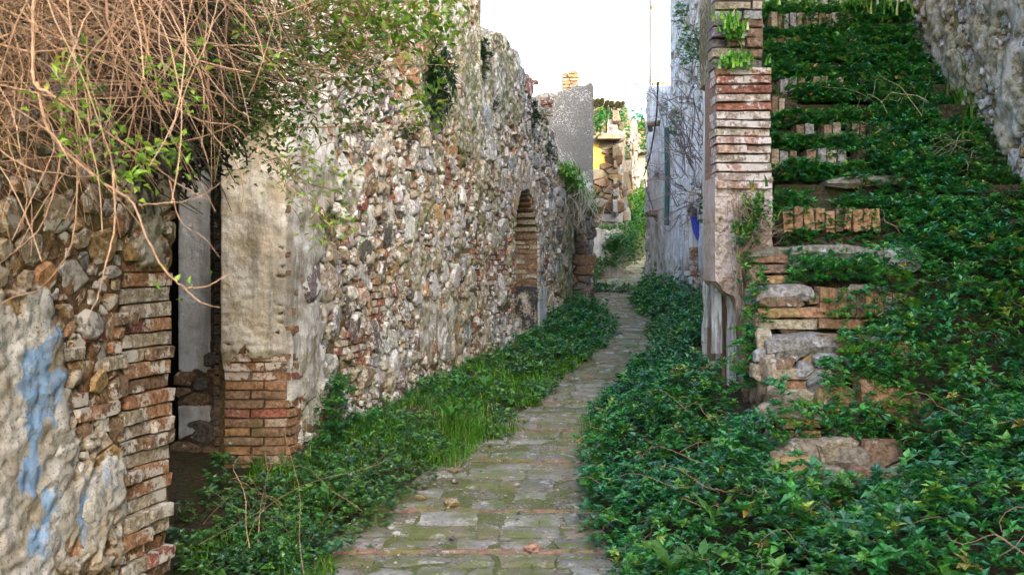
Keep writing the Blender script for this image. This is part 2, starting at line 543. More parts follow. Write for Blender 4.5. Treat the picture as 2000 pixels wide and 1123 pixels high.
def clip(poly, a, b, c):
    """keep a*x+b*y<=c"""
    out = []
    n = len(poly)
    for i in range(n):
        p = poly[i]; q = poly[(i + 1) % n]
        dp = a * p[0] + b * p[1] - c; dq = a * q[0] + b * q[1] - c
        if dp <= 0: out.append(p)
        if (dp < 0 < dq) or (dq < 0 < dp):
            t = dp / (dp - dq)
            out.append((p[0] + (q[0] - p[0]) * t, p[1] + (q[1] - p[1]) * t))
    return out

def stone_from_poly(fr, cu, cz, poly, h0, rise, tint):
    """worn stone: rim, shoulder, face"""
    # drop tiny edges, cap to 8 corners
    P = []
    for p in poly:
        if not P or math.hypot(p[0] - P[-1][0], p[1] - P[-1][1]) > 0.006: P.append(p)
    if len(P) > 2 and math.hypot(P[0][0] - P[-1][0], P[0][1] - P[-1][1]) < 0.006: P.pop()
    if len(P) < 3: return None
    while len(P) < 6:      # add corners on the longest edges
        k = max(range(len(P)), key=lambda i: math.dist(P[i], P[(i + 1) % len(P)]))
        a, b = P[k], P[(k + 1) % len(P)]
        P.insert(k + 1, ((a[0] + b[0]) / 2 * 1.02, (a[1] + b[1]) / 2 * 1.02))
    while len(P) > 8:
        k = min(range(len(P)), key=lambda i: math.dist(P[i], P[(i + 1) % len(P)]))
        P.pop(k)
    P = np.array(P); n = len(P)
    tx = random.uniform(-.7, .7); tz = random.uniform(-.6, .6)
    rad = np.abs(P).max()
    rings = []
    for s, hh, j in ((1.03, -0.03, 0), (0.97, rise * 0.6, .05), (0.80, rise, .09)):
        Q = P * s * (1 + np.random.uniform(-j, j, (n, 1)))
        h = h0 + hh + ((Q[:, 0] * tx + Q[:, 1] * tz) * 0.35 + np.random.uniform(-.12, .12, n) * rise) * (hh > 0)
        rings.append(fr.w(cu + Q[:, 0], cz + Q[:, 1], h))
    c = fr.w(np.array([cu + random.uniform(-.15, .15) * rad]), np.array([cz + random.uniform(-.15, .15) * rad]), np.array([h0 + rise * random.uniform(0.95, 1.2)]))
    V = np.concatenate(rings + [c])
    F4 = []
    for r in range(2):
        for i in range(n):
            F4.append((r * n + i, r * n + (i + 1) % n, (r + 1) * n + (i + 1) % n, (r + 1) * n + i))
    F3 = [(2 * n + i, 2 * n + (i + 1) % n, 3 * n) for i in range(n)]
    return V, [np.array(F4), np.array(F3)], tint

def rubble(pc, fr, u0, u1, z0, top, ok, sizes, pal, seeds=(), aspect=1.35, gap=0.007, h0=0.0, proud=(0.012, 0.04), mat=None, name='stone', view_only=True, tries=1.0):
    """pack stones of mixed size. sizes: [(rmin, rmax, coverage tries per m2)]"""
    cell = 0.14
    S = []; gridd = {}
    def near(u, z, R):
        a = int(R / cell) + 1; cu = int(u / aspect / cell); cz = int(z / cell)
        for i in range(cu - a, cu + a + 1):
            for j in range(cz - a, cz + a + 1):
                for k in gridd.get((i, j), ()): yield k
    def add(u, z, r, tint):
        S.append((u, z, r, tint)); gridd.setdefault((int(u / aspect / cell), int(z / cell)), []).append(len(S) - 1)
    for s in seeds: add(*s)
    zt = max(float(top(u)) for u in np.linspace(u0, u1, 20)) if callable(top) else top
    area = (u1 - u0) * (zt - z0)
    rmaxall = max([s[1] for s in sizes] + [s[2] for s in seeds])
    for (ra, rb, dens) in sizes:
        N = int(area * dens * tries)
        us = rng.uniform(u0, u1, N); zs = rng.uniform(z0, zt, N); rs = rng.uniform(ra, rb, N)
        k = ok(us, zs)
        if view_only:
            w = fr.w(us, zs, 0 * us)
            px = 1000 + FPX * w[:, 0] / np.maximum(w[:, 1], .5); py = HY - FPX * (w[:, 2] - EYE[2]) / np.maximum(w[:, 1], .5)
            k = k & (px > -90) & (px < 2090) & (py > -90) & (py < 1210) & (w[:, 1] > 0.8)
        for u, z, r in zip(us[k], zs[k], rs[k]):
            good = True
            for j in near(u, z, r + rmaxall):
                s = S[j]
                if ((u - s[0]) / aspect) ** 2 + (z - s[1]) ** 2 < (0.86 * (r + s[2])) ** 2: good = False; break
            if good: add(u, z, r, None)
    for i, (u, z, r, tint) in enumerate(S):
        B = 1.28 * r; o = 0.62 * B
        poly = [(-B, -o), (-o, -B), (o, -B), (B, -o), (B, o), (o, B), (-o, B), (-B, o)]
        for j in near(u, z, 2.0 * r + rmaxall):
            if j == i: continue
            s = S[j]; dx = (s[0] - u) / aspect; dz = s[1] - z; D = math.hypot(dx, dz)
            if D < 1e-4 or D > 1.6 * (r + s[2]) + 0.05: continue
            t = (D * D + r * r - s[2] ** 2) / (2 * D) - gap * random.uniform(0.5, 1.3)
            poly = clip(poly, dx / D, dz / D, t)
            if len(poly) < 3: break
        if len(poly) < 3: continue
        poly = [(p[0] * aspect, p[1]) for p in poly]
        res = stone_from_poly(fr, u, z, poly, h0 + random.uniform(-0.012, 0.012), random.uniform(*proud) + r * 0.10, tint or jit(PAL[pick(pal(u, z) if callable(pal) else pal)], 0.25))
        if res: pc.stone(*res, name=name, mat=mat)
    return S

def courses(pc, fr, u0, u1, z0, z1, ok, lib, ch=0.062, lengths=(0.11, 0.28), h0=0.0, depth=0.12, sag=0.01, joint=0.012, mat=None, keep=1.0, name='brick', ub=None, hv=0.012):
    """bricks laid in rows; ok(u,z) -> bool for a brick centre"""
    z = z0; row = 0
    while z < z1:
        u = u0 + (random.uniform(-.1, 0) if ub is None else 0)
        h = ch * random.uniform(0.92, 1.08)
        while u < u1 - 0.02:
            L = random.uniform(*lengths)
            if ub is not None: L = min(L, u1 - u)
            if ub is not None and u1 - u - L < 0.06: L = u1 - u
            cu = u + L / 2; cz = z + h / 2 + math.sin(cu * 3.1 + row) * sag * 0.4
            if random.random() < keep and bool(ok(np.array([cu]), np.array([cz]))[0]):
                c = fr.w(cu, cz, h0 - depth / 2 + random.uniform(-hv, hv))
                pc.brick(lib, c, (L - joint, depth, h - joint * random.uniform(.6, 1.1)), fr.rot, random.gauss(0, 0.015), mat=mat, name=name)
            u += L
        z += h; row += 1

def arch(pc, fr, uc, zs, r, lib, n=None, ring=0.16, h0=0.02, depth=0.14, mat=None, thick=None, a0=0.0, a1=math.pi, rz=1.0):
    """voussoirs fanned round a half circle"""
    n = n or max(5, int(math.pi * r / 0.065))
    for k in range(n):
        a = a0 + (a1 - a0) * (k + .5) / n
        rr = r + ring / 2
        u = uc + math.cos(a) * rr; z = zs + math.sin(a) * rr * rz
        c = fr.w(u, z, h0 - depth / 2 + random.uniform(-.008, .008))
        t = (thick or math.pi * r / n * 0.86)
        sgn = 1.0 if (math.cos(fr.rot) * fr.d[0] + math.sin(fr.rot) * fr.d[1]) > 0 else -1.0
        pc.brick(lib, c, (t, depth, ring * random.uniform(.9, 1.05)), fr.rot, sgn * (math.pi / 2 - a) + random.gauss(0, .03), mat=mat)

def tube(path, radii, sides=4):
    path = np.asarray(path, float); n = len(path)
    radii = np.broadcast_to(np.asarray(radii, float), (n,))
    T = np.gradient(path, axis=0); T /= np.linalg.norm(T, axis=1, keepdims=True) + 1e-9
    up = np.array([0.3, 0.2, 0.93])
    A = np.cross(T, up); A /= np.linalg.norm(A, axis=1, keepdims=True) + 1e-9
    B = np.cross(T, A)
    ang = np.arange(sides) * 2 * math.pi / sides
    V = path[:, None, :] + radii[:, None, None] * (np.cos(ang)[None, :, None] * A[:, None, :] + np.sin(ang)[None, :, None] * B[:, None, :])
    V = V.reshape(-1, 3)
    i = np.arange(n - 1)[:, None] * sides; j = np.arange(sides)[None, :]; k = (j + 1) % sides
    F = np.stack([i + j, i + k, i + sides + k, i + sides + j], -1).reshape(-1, 4)
    return V, F

def tubes(paths, r0, r1, sides=3):
    """paths (N,S,3) -> one mesh arrays"""
    P = np.asarray(paths, float); N, S, _ = P.shape
    T = np.gradient(P, axis=1); T /= np.linalg.norm(T, axis=2, keepdims=True) + 1e-9
    up = np.array([0.31, 0.17, 0.93])
    A = np.cross(T, up); A /= np.linalg.norm(A, axis=2, keepdims=True) + 1e-9
    B = np.cross(T, A)
    r = np.asarray(r0)[:, None] * (1 - np.linspace(0, 1, S)[None, :]) + np.asarray(r1)[:, None] * np.linspace(0, 1, S)[None, :]
    ang = np.arange(sides) * 2 * math.pi / sides
    V = P[:, :, None, :] + r[:, :, None, None] * (np.cos(ang)[None, None, :, None] * A[:, :, None, :] + np.sin(ang)[None, None, :, None] * B[:, :, None, :])
    base = (np.arange(N) * S * sides)[:, None, None]
    i = (np.arange(S - 1) * sides)[None, :, None]; j = np.arange(sides)[None, None, :]; k = (j + 1) % sides
    F = np.stack(np.broadcast_arrays(base + i + j, base + i + k, base + i + sides + k, base + i + sides + j), -1).reshape(-1, 4)
    return V.reshape(-1, 3), F

# ------------------------------------------------------------------ leaves
def rot_basis(az, el):
    d = np.stack([np.cos(az) * np.cos(el), np.sin(az) * np.cos(el), np.sin(el)], -1)
    s = np.stack([-np.sin(az), np.cos(az), 0 * az], -1)
    n = np.cross(d, s)
    return d, s, -n * -1

def leaves_mesh(base, az, el, L, W, tint, fold=0.25, roll=None):
    """one folded leaf per row: 5 verts, 4 tris"""
    d, s, n = rot_basis(az, el)
    if roll is not None:
        c, q = np.cos(roll)[:, None], np.sin(roll)[:, None]
        s, n = s * c + n * q, n * c - s * q
    L = L[:, None]; W = W[:, None]
    b = base
    l1 = base + d * L * 0.42 - s * W * 0.5 + n * W * fold
    r1 = base + d * L * 0.42 + s * W * 0.5 + n * W * fold
    c_ = base + d * L * 0.5
    tip = base + d * L - n * L * 0.14
    V = np.stack([b, l1, r1, c_, tip], 1).reshape(-1, 3)
    k = (np.arange(len(base)) * 5)[:, None, None]
    F = (np.array([[0, 3, 1], [0, 2, 3], [1, 3, 4], [3, 2, 4]])[None] + k).reshape(-1, 3)
    T = np.repeat(tint, 5, axis=0)
    return V, F, T

def rosettes(P, size, tint, k=6, up=(0.05, 0.9), wr=0.62, tiers=1):
    """whorls of leaves on top of short stems"""
    N = len(P)
    Vs = []; Fs = []; Ts = []; off = 0
    a0 = rng.uniform(0, 2 * math.pi, N)
    tilt_az = rng.uniform(0, 2 * math.pi, N); tilt = rng.uniform(0, 0.5, N)
    for i in range(k):
        az = a0 + i * 2.4 + rng.uniform(-.25, .25, N)
        e = rng.uniform(up[0], up[1], N) * (0.55 + 0.75 * i / k) - tilt * np.cos(az - tilt_az)
        L = size * rng.uniform(0.6, 1.12, N) * (1.0 - 0.38 * i / k)
        base = P + np.stack([0 * L, 0 * L, size * 0.28 * i / k], -1)
        sh = (1 + 0.28 * i / k)
        V, F, T = leaves_mesh(base, az, e, L, L * wr * rng.uniform(.8, 1.15, N), tint * sh, roll=rng.uniform(-.35, .35, N))
        Vs.append(V); Fs.append(F + off); Ts.append(T); off += len(V)
    return np.concatenate(Vs), np.concatenate(Fs), np.concatenate(Ts)

IVY = 2.0 * np.array([(0.016, 0.096, 0.020), (0.012, 0.076, 0.024), (0.026, 0.116, 0.020), (0.045, 0.125, 0.020), (0.018, 0.080, 0.042), (0.085, 0.14, 0.02), (0.014, 0.05, 0.024), (0.15, 0.12, 0.03)])
IVYW = np.array([.24, .20, .2, .12, .12, .04, .07, .012])
def leaf_tints(n, table=IVY, w=IVYW, jitter=.22):
    t = table[rng.choice(len(table), n, p=w / w.sum())]
    return t * rng.uniform(1 - jitter, 1 + jitter, (n, 1))

def scatter(xr, yr, dens, prob, margin=120):
    n = int((xr[1] - xr[0]) * (yr[1] - yr[0]) * dens)
    X = rng.uniform(*xr, n); Y = rng.uniform(*yr, n)
    k = rng.random(n) < prob(X, Y)
    px = 1000 + FPX * X / np.maximum(Y, .3)
    k &= (px > -margin) & (px < 2000 + margin)
    return X[k], Y[k]

def grass_mesh(P, H, tint, bend=0.5, w=0.006, az=None):
    N = len(P); S = 4
    az = rng.uniform(0, 2 * math.pi, N) if az is None else az
    b = rng.uniform(0.15, 1.0, N) * bend
    d = np.stack([np.cos(az), np.sin(az), 0 * az], -1); s = np.stack([-np.sin(az), np.cos(az), 0 * az], -1)
    Vs = []
    for i in range(S):
        t = i / (S - 1)
        c = P + d * (H * b * t * t)[:, None] + np.array([0, 0, 1.0]) * (H * (t - 0.35 * b * t * t * t))[:, None]
        ww = (w * (1 - t) ** 0.7 * np.ones(N))[:, None]
        if i < S - 1: Vs += [c - s * ww, c + s * ww]
        else: Vs += [c]
    V = np.stack(Vs, 1).reshape(-1, 3)
    k = (np.arange(N) * 7)[:, None, None]
    F4 = (np.array([[0, 1, 3, 2], [2, 3, 5, 4]])[None] + k).reshape(-1, 4)
    F3 = (np.array([[4, 5, 6]])[None] + k).reshape(-1, 3)
    return V, F4, F3, np.repeat(tint, 7, axis=0)

# ================================================================== GROUND
GP = [(-30, -1.5), (0, -.12), (4, -.02), (5.5, 0), (6.8, .09), (13.2, .53), (15.5, .74), (17, .80), (20, .95), (22, 1.07), (24, 1.22), (27, 1.5), (29, 1.85), (31, 2.5), (34, 3.4), (38, 4.2), (60, 5.2), (120, 6)]
def g(Y): return interp(Y, GP)
XR = [(3, .62), (5.1, .50), (6.0, .40), (6.8, .39), (7.44, .45), (8.6, .69), (10.46, 1.2), (12.9, 1.72), (14.9, 2.0), (18, 2.05), (20, 2.35), (23, 2.8), (26, 3.5), (29, 4.6), (32, 6)]
XL = [(3, -1.0), (5.1, -.87), (6.24, -.70), (6.9, -.50), (7.74, -.27), (8.6, .10), (9.44, .36), (10.75, .56), (12.1, .92), (13.8, 1.42), (15.1, 1.62), (16.6, 1.42), (18, 1.38), (20, 1.55), (23, 1.85), (25.5, 2.5), (27.5, 3.2), (32, 4.9)]
def xr(Y): return interp(Y, XR)
def xl(Y): return interp(Y, XL)

def stair_z(Y): return .67 + .80 * (Y - 5.1)
def bank_right(X, Y):
    """soil under the ivy right of the path"""
    e = X - xr(Y)
    ht = .60 * sstep(0, 1.1, e) * sstep(2.6, 4.8, Y) * (1 - .35 * sstep(9, 14, Y)) * (1 - .3 * sstep(17, 20, Y))
    z = g(Y) + ht - .40 * np.exp(-(((X - 1.6) / .36) ** 2) ** 2 - (((Y - 4.75) / .42) ** 2) ** 2)
    slope = np.clip(stair_z(Y) - .15, -5, 4.1) - .12 * (X - 2.2) - .1 * sstep(7.2, 8.4, Y) * sstep(2.4, 3.4, X)
    wgt = sstep(1.25, 2.0, X) * (Y < 9.6) * np.where(Y > 6.3, sstep(.235 * Y, .25 * Y, X), 1)
    slope = slope - .5 * sstep(2.1, 1.7, X) * (Y < 6.3)
    z2 = np.maximum(z, slope)
    return z * (1 - wgt) + z2 * wgt
def bank_left(X, Y):
    e = xl(Y) - X
    return g(Y) + .17 * sstep(0, .9, e) * sstep(5.2, 7.5, Y) * (1 - .8 * sstep(10.2, 12.5, Y))
def ground_z(X, Y):
    X = np.asarray(X, float); Y = np.asarray(Y, float)
    mid = (xl(Y) + xr(Y)) / 2
    z = np.where(X > mid, bank_right(X, Y), bank_left(X, Y))
    # far mound left of the bend, behind the gable, and the green hill
    z = z + 0.9 * sstep(24.5, 28, Y) * sstep(0.1, -1.2, X - xl(Y)) * (Y < 60)
    inpath = (X > xl(Y) - .25) & (X < xr(Y) + .25)
    z = z + np.where(inpath, -0.03, (fbm(X * 3, Y * 3, 3) - .5) * .07)
    return z

def grid_sheet(name, xs, ys, zf, mat, kind):
    X, Y = np.meshgrid(xs, ys, indexing='ij')
    V = np.stack([X, Y, zf(X, Y)], -1).reshape(-1, 3)
    idx = np.arange(X.size).reshape(X.shape)
    q = np.stack([idx[:-1, :-1], idx[1:, :-1], idx[1:, 1:], idx[:-1, 1:]], -1).reshape(-1, 4)
    return np_obj(name, V, [q], mat, None, smooth=True, kind=kind)
xs = np.concatenate([np.arange(-60, -4, 4.0), np.arange(-4, 8, .06), np.arange(8, 90, 4.0)])
ys = np.concatenate([np.arange(-40, 2, 3.0), np.arange(2, 20, .06), np.arange(20, 45, .3), np.arange(45, 260, 8.0)])
ground = grid_sheet('ground', xs, ys, ground_z, M['soil'], 'structure')

# ------------------------------------------------------------------ paved path
def strip(name, a, b, y0, y1, step, dz, mat):
    yy = np.arange(y0, y1, step)
    L = np.array([a(y) for y in yy]); R = np.array([b(y) for y in yy]); n = 7
    t = np.linspace(0, 1, n)
    X = L[:, None] + (R - L)[:, None] * t[None]
    Y = np.repeat(yy[:, None], n, 1)
    Z = g(Y) + dz + (fbm(X * 5, Y * 5, 8) - .5) * .016
    V = np.stack([X, Y, Z], -1).reshape(-1, 3)
    idx = np.arange(X.size).reshape(X.shape)
    q = np.stack([idx[:-1, :-1], idx[1:, :-1], idx[1:, 1:], idx[:-1, 1:]], -1).reshape(-1, 4)
    return np_obj(name, V, [q], mat, None, smooth=True, kind='structure', center=(0, 0, 0))
path = strip('path', lambda y: float(xl(y)) - .22, lambda y: float(xr(y)) + .22, 3.2, 33, .06, -.010, M['grit'])
pc = Pieces()
def slab_piece(pc, cx, cy, lx, ly, yaw, tint, name, th=.05, lift=0.0):
    n = 4
    s = np.linspace(-.5, .5, n)
    A, B = np.meshgrid(s, s, indexing='ij')
    wear = np.random.uniform(-.004, .004, A.shape)
    edge = (np.abs(A) > .45) | (np.abs(B) > .45)
    top = wear - edge * np.random.uniform(.004, .013, A.shape)
    jA = A * (lx) + np.random.uniform(-.012, .012, A.shape) * edge; jB = B * ly + np.random.uniform(-.01, .01, A.shape) * edge
    tilt = random.uniform(-.03, .03); tilt2 = random.uniform(-.02, .02)
    Z = top + jA * tilt + jB * tilt2
    c, q = math.cos(yaw), math.sin(yaw)
    X = cx + jA * c - jB * q; Y = cy + jA * q + jB * c
    Zw = g(Y) + lift + Z
    V = np.stack([X, Y, Zw], -1).reshape(-1, 3)
    idx = np.arange(16).reshape(4, 4)
    F = [(idx[i, j], idx[i + 1, j], idx[i + 1, j + 1], idx[i, j + 1]) for i in range(3) for j in range(3)]
    rim = [idx[0, 0], idx[1, 0], idx[2, 0], idx[3, 0], idx[3, 1], idx[3, 2], idx[3, 3], idx[2, 3], idx[1, 3], idx[0, 3], idx[0, 2], idx[0, 1]]
    low = V[rim] * 1.0; low[:, 2] -= th
    V = np.concatenate([V, low])
    for i in range(12):
        j = (i + 1) % 12
        F.append((rim[i], 16 + i, 16 + j, rim[j]))
    pc.stone(V, np.array(F), tint, name=name)
y = 4.1; row = 0
PAVE = [(.38, .37, .34), (.27, .25, .21), (.31, .29, .26), (.22, .19, .14), (.28, .22, .15), (.20, .20, .19), (.33, .31, .28)]
bandy = [4.72, 5.56, 6.38, 7.48, 8.5, 9.6]
while y < 31:
    dep = random.uniform(.20, .26)
    a, b = float(xl(y)) - .2, float(xr(y)) + .2
    yaw = math.atan2(float(xl(y + .3) + xr(y + .3) - xl(y - .3) - xr(y - .3)) / 2, .6)
    yaw = -yaw * .25
    band = any(abs(y - q) < .16 for q in bandy) if y < 10 else row % 4 == 0
    if band:
        x = a
        while x < b:
            L = random.uniform(.20, .34)
            slab_piece(pc, x + L / 2, y + .027 + (x + L / 2 - (a + b) / 2) * math.tan(yaw), L - .012, .05, yaw, jit((.30, .145, .10), .25), 'edge_brick', lift=.006)
            x += L
        y += .062
        bandy = [q for q in bandy if q > y + .2]
    x = a; cjoint = (a + b) / 2 + .12 + .02 * math.sin(y)
    while x < b - .05:
        L = random.uniform(.20, .42)
        lim = cjoint if x < cjoint - .02 else b
        if lim - x - L < .1: L = lim - x
        cy = y + dep / 2 + (x + L / 2 - (a + b) / 2) * math.tan(yaw)
        if random.random() > .05:
            slab_piece(pc, x + L / 2, cy, L - .02, dep - .016, yaw + random.gauss(0, .01), jit(random.choice(PAVE), .15), 'paving_slab', lift=random.uniform(-.007, .007))
        x += L
    y += dep; row += 1
pc.finish(path, {'paving_slab': 290, 'edge_brick': 120}, {'paving_slab': 'worn_paving', 'edge_brick': 'worn_edging'}, M['paving'])

# ================================================================== NEAR WALL (left, closest)
def zeros(U): return np.zeros_like(U)
A = Frame((-2.35, 1.2), (-1.56, 4.7), 1)
nr = root('ruined_wall', (A.p[0], A.p[1], 0), 'flaking wall with blue paint stains and brick end beside the dark doorway', 'wall')
def blob(fr, px, py, rx, rz, U, Z):
    u, z = fr.hit(px, py)
    return np.exp(-(((U - u) / rx) ** 2 + ((Z - z) / rz) ** 2))
uA_end = A.L
uBrk = A.hit(236, 800)[0]
def A_plaster(U, Z):
    p = .55 * sstep(A.hit(95, 700)[0] + .10, A.hit(95, 700)[0] - .06, U) * sstep(1.9, 1.2, Z) + fbm(U * 5, Z * 5, 21) * .5 - .12
    p += .6 * blob(A, 60, 780, .35, .3, U, Z) + .6 * blob(A, 200, 980, .25, .28, U, Z) + .35 * blob(A, 60, 1000, .5, .4, U, Z)
    p += .75 * blob(A, 285, 480, .12, .32, U, Z)
    p -= .5 * blob(A, 170, 800, .16, .16, U, Z)
    p += (fbm(U * 15, Z * 15, 23) - .5) * .95 - .03
    p -= .9 * sstep(uBrk - .02, uBrk + .03, U) * sstep(1.62, 1.42, Z)
    return p
def A_H(U, Z):
    p = A_plaster(U, Z)
    h = (fbm(U * 7, Z * 7, 2) - .5) * .03 + (fbm(U * 28, Z * 28, 4) - .5) * .034
    h += .030 * sstep(.46, .56, p) + (fbm(U * 60, Z * 60, 44, 3) - .5) * .012
    return h - .035 * sstep(uBrk - .02, uBrk + .03, U) * sstep(1.62, 1.42, Z)
def A_mask(U, Z):
    n = fbm(U * 9, Z * 9, 77)
    blue = blob(A, 75, 690, .18, .18, U, Z) + blob(A, 60, 950, .14, .34, U, Z) * .95 + .6 * blob(A, 205, 950, .08, .2, U, Z) + .6 * blob(A, 150, 1000, .06, .2, U, Z) + .5 * blob(A, 272, 520, .06, .12, U, Z)
    return A_plaster(U, Z), np.clip(blue * 1.6, 0, 1) * sstep(.40, .60, fbm(U * 13, Z * 9, 78)) * .72, sstep(1.4, 2.0, Z) * .65 + .15
wall_core('wall_core', A, 1.2, A.L, -.5, 2.75, .013, A_H, A_mask, M['wall_near'], nr, thick=.45)
pc = Pieces()
lib_near = brick_lib({'brick': 5, 'pale': 4, 'red': 2, 'brown': 3, 'tan': 2})
# brick pier at the wall's end: long bricks, alternately one or two to a course
z = .02; row = 0
while z < 1.66:
    h = .066 * random.uniform(.93, 1.07)
    u0_ = uBrk + (.0 if row % 2 else .03); u1_ = A.L + random.uniform(-.015, .03)
    if A_plaster(np.array([u0_ + .2]), np.array([z]))[0] < .55 or z < 1.3:
        r_ = random.random()
        splits = [u0_, u1_] if (r_ < .55 and z > .45) else [u0_, u0_ + (u1_ - u0_) * random.uniform(.35, .6), u1_]
        for a_, b_ in zip(splits[:-1], splits[1:]):
            if random.random() < (.86 if z < .5 else .98):
                L = b_ - a_ - .014
                pc.brick(lib_near, A.w((a_ + b_) / 2, z + h / 2, -.082 + random.uniform(-.02, .018)), (L, .17, h - .008), A.rot, random.gauss(0, .02))
    z += h; row += 1
# small bricks and stones in the middle gap
courses(pc, A, A.hit(118, 700)[0], uBrk - .01, .55, 1.35, lambda u, z: (A_plaster(u, z) < .42) & (fbm(u * 4, z * 4, 31) > .38), lib_near, ch=.062, lengths=(.07, .19), h0=.012, depth=.11, hv=.018)
sd = []
for (px, py, r, c) in [(205, 985, .13, 'white'), (190, 870, .07, 'tan'), (150, 720, .05, 'ochre'), (190, 745, .05, 'ochre'), (140, 800, .07, 'tan'), (200, 900, .08, 'ochre'), (225, 760, .05, 'brown'), (125, 905, .06, 'grey')]:
    u, z = A.hit(px, py); sd.append((u, z, r, jit(PAL[c], .1)))
rubble(pc, A, 1.2, A.L, -.2, 2.5, lambda u, z: ((A_plaster(u, z) < .52)) & ~((u > uBrk - .03) & (z < 1.62)), [(.06, .09, 30), (.035, .05, 200), (.02, .032, 700)],
       {'tan': 4, 'ochre': 3, 'brown': 3, 'pale': 2, 'grey': 2, 'brick': 2}, seeds=sd, h0=-.008, proud=(.006, .03), aspect=1.1)
pc.finish(nr, {'brick': 200, 'stone': 290}, {'brick': 'brickwork', 'stone': 'rubble_fill'}, M['brick'])
# the reveal of the opening: brick jamb going in behind the end
Vb, Fb = box_np(-1.62 - .38, -1.62, 4.705, 4.72, -.3, 2.7)

# ================================================================== RUBBLE HOUSE (long left wall) + corner pillar
Cw = Frame((-1.496, 6.8), (.64, 15.02), 1)
Bw = Frame((-1.904, 6.8), (-1.496, 6.8), 1)
hs = root('rubble_house', (-1.5, 6.8, 0), 'long rubble stone house wall with arched bricked-up doorway and plastered brick corner', 'ruined house')
def C_top(u):
    Y = Cw.p[1] + Cw.d[1] * u; X = Cw.p[0] + Cw.d[0] * u; px = 1000 + FPX * X / Y
    if px < 927: return 5.7
    py = interp(px, [(927, 78), (940, 70), (962, 66), (978, 68), (990, 92), (1000, 108), (1020, 150), (1042, 200), (1050, 214), (1062, 222), (1075, 262), (1090, 305)])
    return EYE[2] + (HY - py) / FPX * Y
uNa, zN = Cw.hit(1000, 370); uNb, _ = Cw.hit(1047, 370)
uN = (uNa + uNb) / 2; rN = (uNb - uNa) / 2
zNs = Cw.hit(1025, 372)[1] - rN
zSill = Cw.hit(1025, 566)[1]
def niche(U, Z, extra=0.0):
    r = rN + extra
    return (np.abs(U - uN) < r) & ((Z < zNs) | (((U - uN) ** 2 + (Z - zNs) ** 2) < r * r)) & (Z > .2)
def C_plaster(U, Z):
    w = Cw.w(U, Z, 0 * U); px = 1000 + FPX * w[..., 0] / w[..., 1]; py = HY - FPX * (w[..., 2] - EYE[2]) / w[..., 1]
    n = fbm(U * 3.2, Z * 3.2, 41); n2 = fbm(U * 11, Z * 11, 43)
    p = n * .66 + n2 * .42 - .105
    lim = 620 + 25 * (n2 - .5) * 2 + 20 * (n - .5)
    p += .95 * sstep(lim + 16, lim - 16, px) * sstep(800, 735, py + (px - 580) * .4)
    p += .55 * sstep(655, 615, px) * sstep(420, 330, py)
    p += .50 * np.exp(-(((px - 945) / 38) ** 2 + ((py - 205) / 75) ** 2)) + .25 * np.exp(-(((px - 905) / 18) ** 2 + ((py - 90) / 110) ** 2))
    p += .30 * np.exp(-(((px - 985) / 22) ** 2 + ((py - 130) / 60) ** 2))
    p += 1.0 * sstep(852, 858, px) * sstep(892, 886, px) * sstep(120, 105, py)
    p += .2 * np.exp(-(((px - 845) / 40) ** 2 + ((py - 650) / 90) ** 2)) + .16 * np.exp(-(((px - 800) / 30) ** 2 + ((py - 480) / 60) ** 2))
    p += .03 * sstep(300, 180, py)
    p -= .9 * np.exp(-(((px - 605) / 15) ** 2 + ((py - 535) / 50) ** 2))
    p -= .25 * sstep(740, 800, py)
    return p
def C_pix(U, Z):
    w = Cw.w(U, Z, 0 * U); return 1000 + FPX * w[..., 0] / w[..., 1], HY - FPX * (w[..., 2] - EYE[2]) / w[..., 1]
def C_H(U, Z):
    p = C_plaster(U, Z)
    px, py = C_pix(U, Z)
    smooth = sstep(640, 600, px)
    h = ((fbm(U * 5, Z * 5, 2) - .5) * .09 + (fbm(U * 24, Z * 24, 4) - .5) * .034) * (1 - .45 * smooth)
    h += .050 * sstep(.44, .56, p) - .010 + (fbm(U * 60, Z * 60, 44, 3) - .5) * .010
    h = np.where(niche(U, Z), -.36, h)
    return h
def C_mask(U, Z):
    px, py = C_pix(U, Z)
    moss = .18 + .45 * fbm(U * 2.2, Z * 1.5, 61) * sstep(700, 780, px) + .25 * sstep(.5, 2.5, Z) * sstep(760, 840, px)
    moss = np.clip(moss - .3 * sstep(680, 610, px), 0, 1)
    nn = niche(U, Z)
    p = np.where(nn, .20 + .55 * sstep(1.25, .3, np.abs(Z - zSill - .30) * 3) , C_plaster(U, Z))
    return p, zeros(U), np.where(nn, .75 * sstep(zNs - .2, zNs + .2, Z) + .3, moss)  # niche darkened up towards its arch: recess shade put into the mask
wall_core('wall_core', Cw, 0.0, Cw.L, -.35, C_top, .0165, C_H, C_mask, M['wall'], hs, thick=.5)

pc = Pieces()
lib_c = brick_lib({'red': 4, 'brick': 3, 'pale': 2, 'brown': 2, 'tan': 2, 'pink': 2})
lib_rng = brick_lib({'pale': 4, 'tan': 3, 'grey': 2, 'brick': 1})
lib_inf = brick_lib({'pale': 2, 'brick': 2, 'brown': 4, 'tan': 2})
def bz(U, Z):
    px, py = C_pix(U, Z)
    m = fbm(U * 2.6, Z * 2.6, 91) - .56
    m = m + .26 * np.exp(-(((px - 935) / 75) ** 2 + ((py - 510) / 110) ** 2)) + .2 * np.exp(-(((px - 700) / 45) ** 2 + ((py - 690) / 60) ** 2)) + .2 * np.exp(-(((px - 985) / 16) ** 2 + ((py - 570) / 90) ** 2)) + .12 * np.exp(-(((px - 800) / 50) ** 2 + ((py - 350) / 40) ** 2))
    return np.where(C_plaster(U, Z) < .52, m, -1)
clear = lambda u, z: (bz(u, z) > 0) & ~niche(u, z, .17)
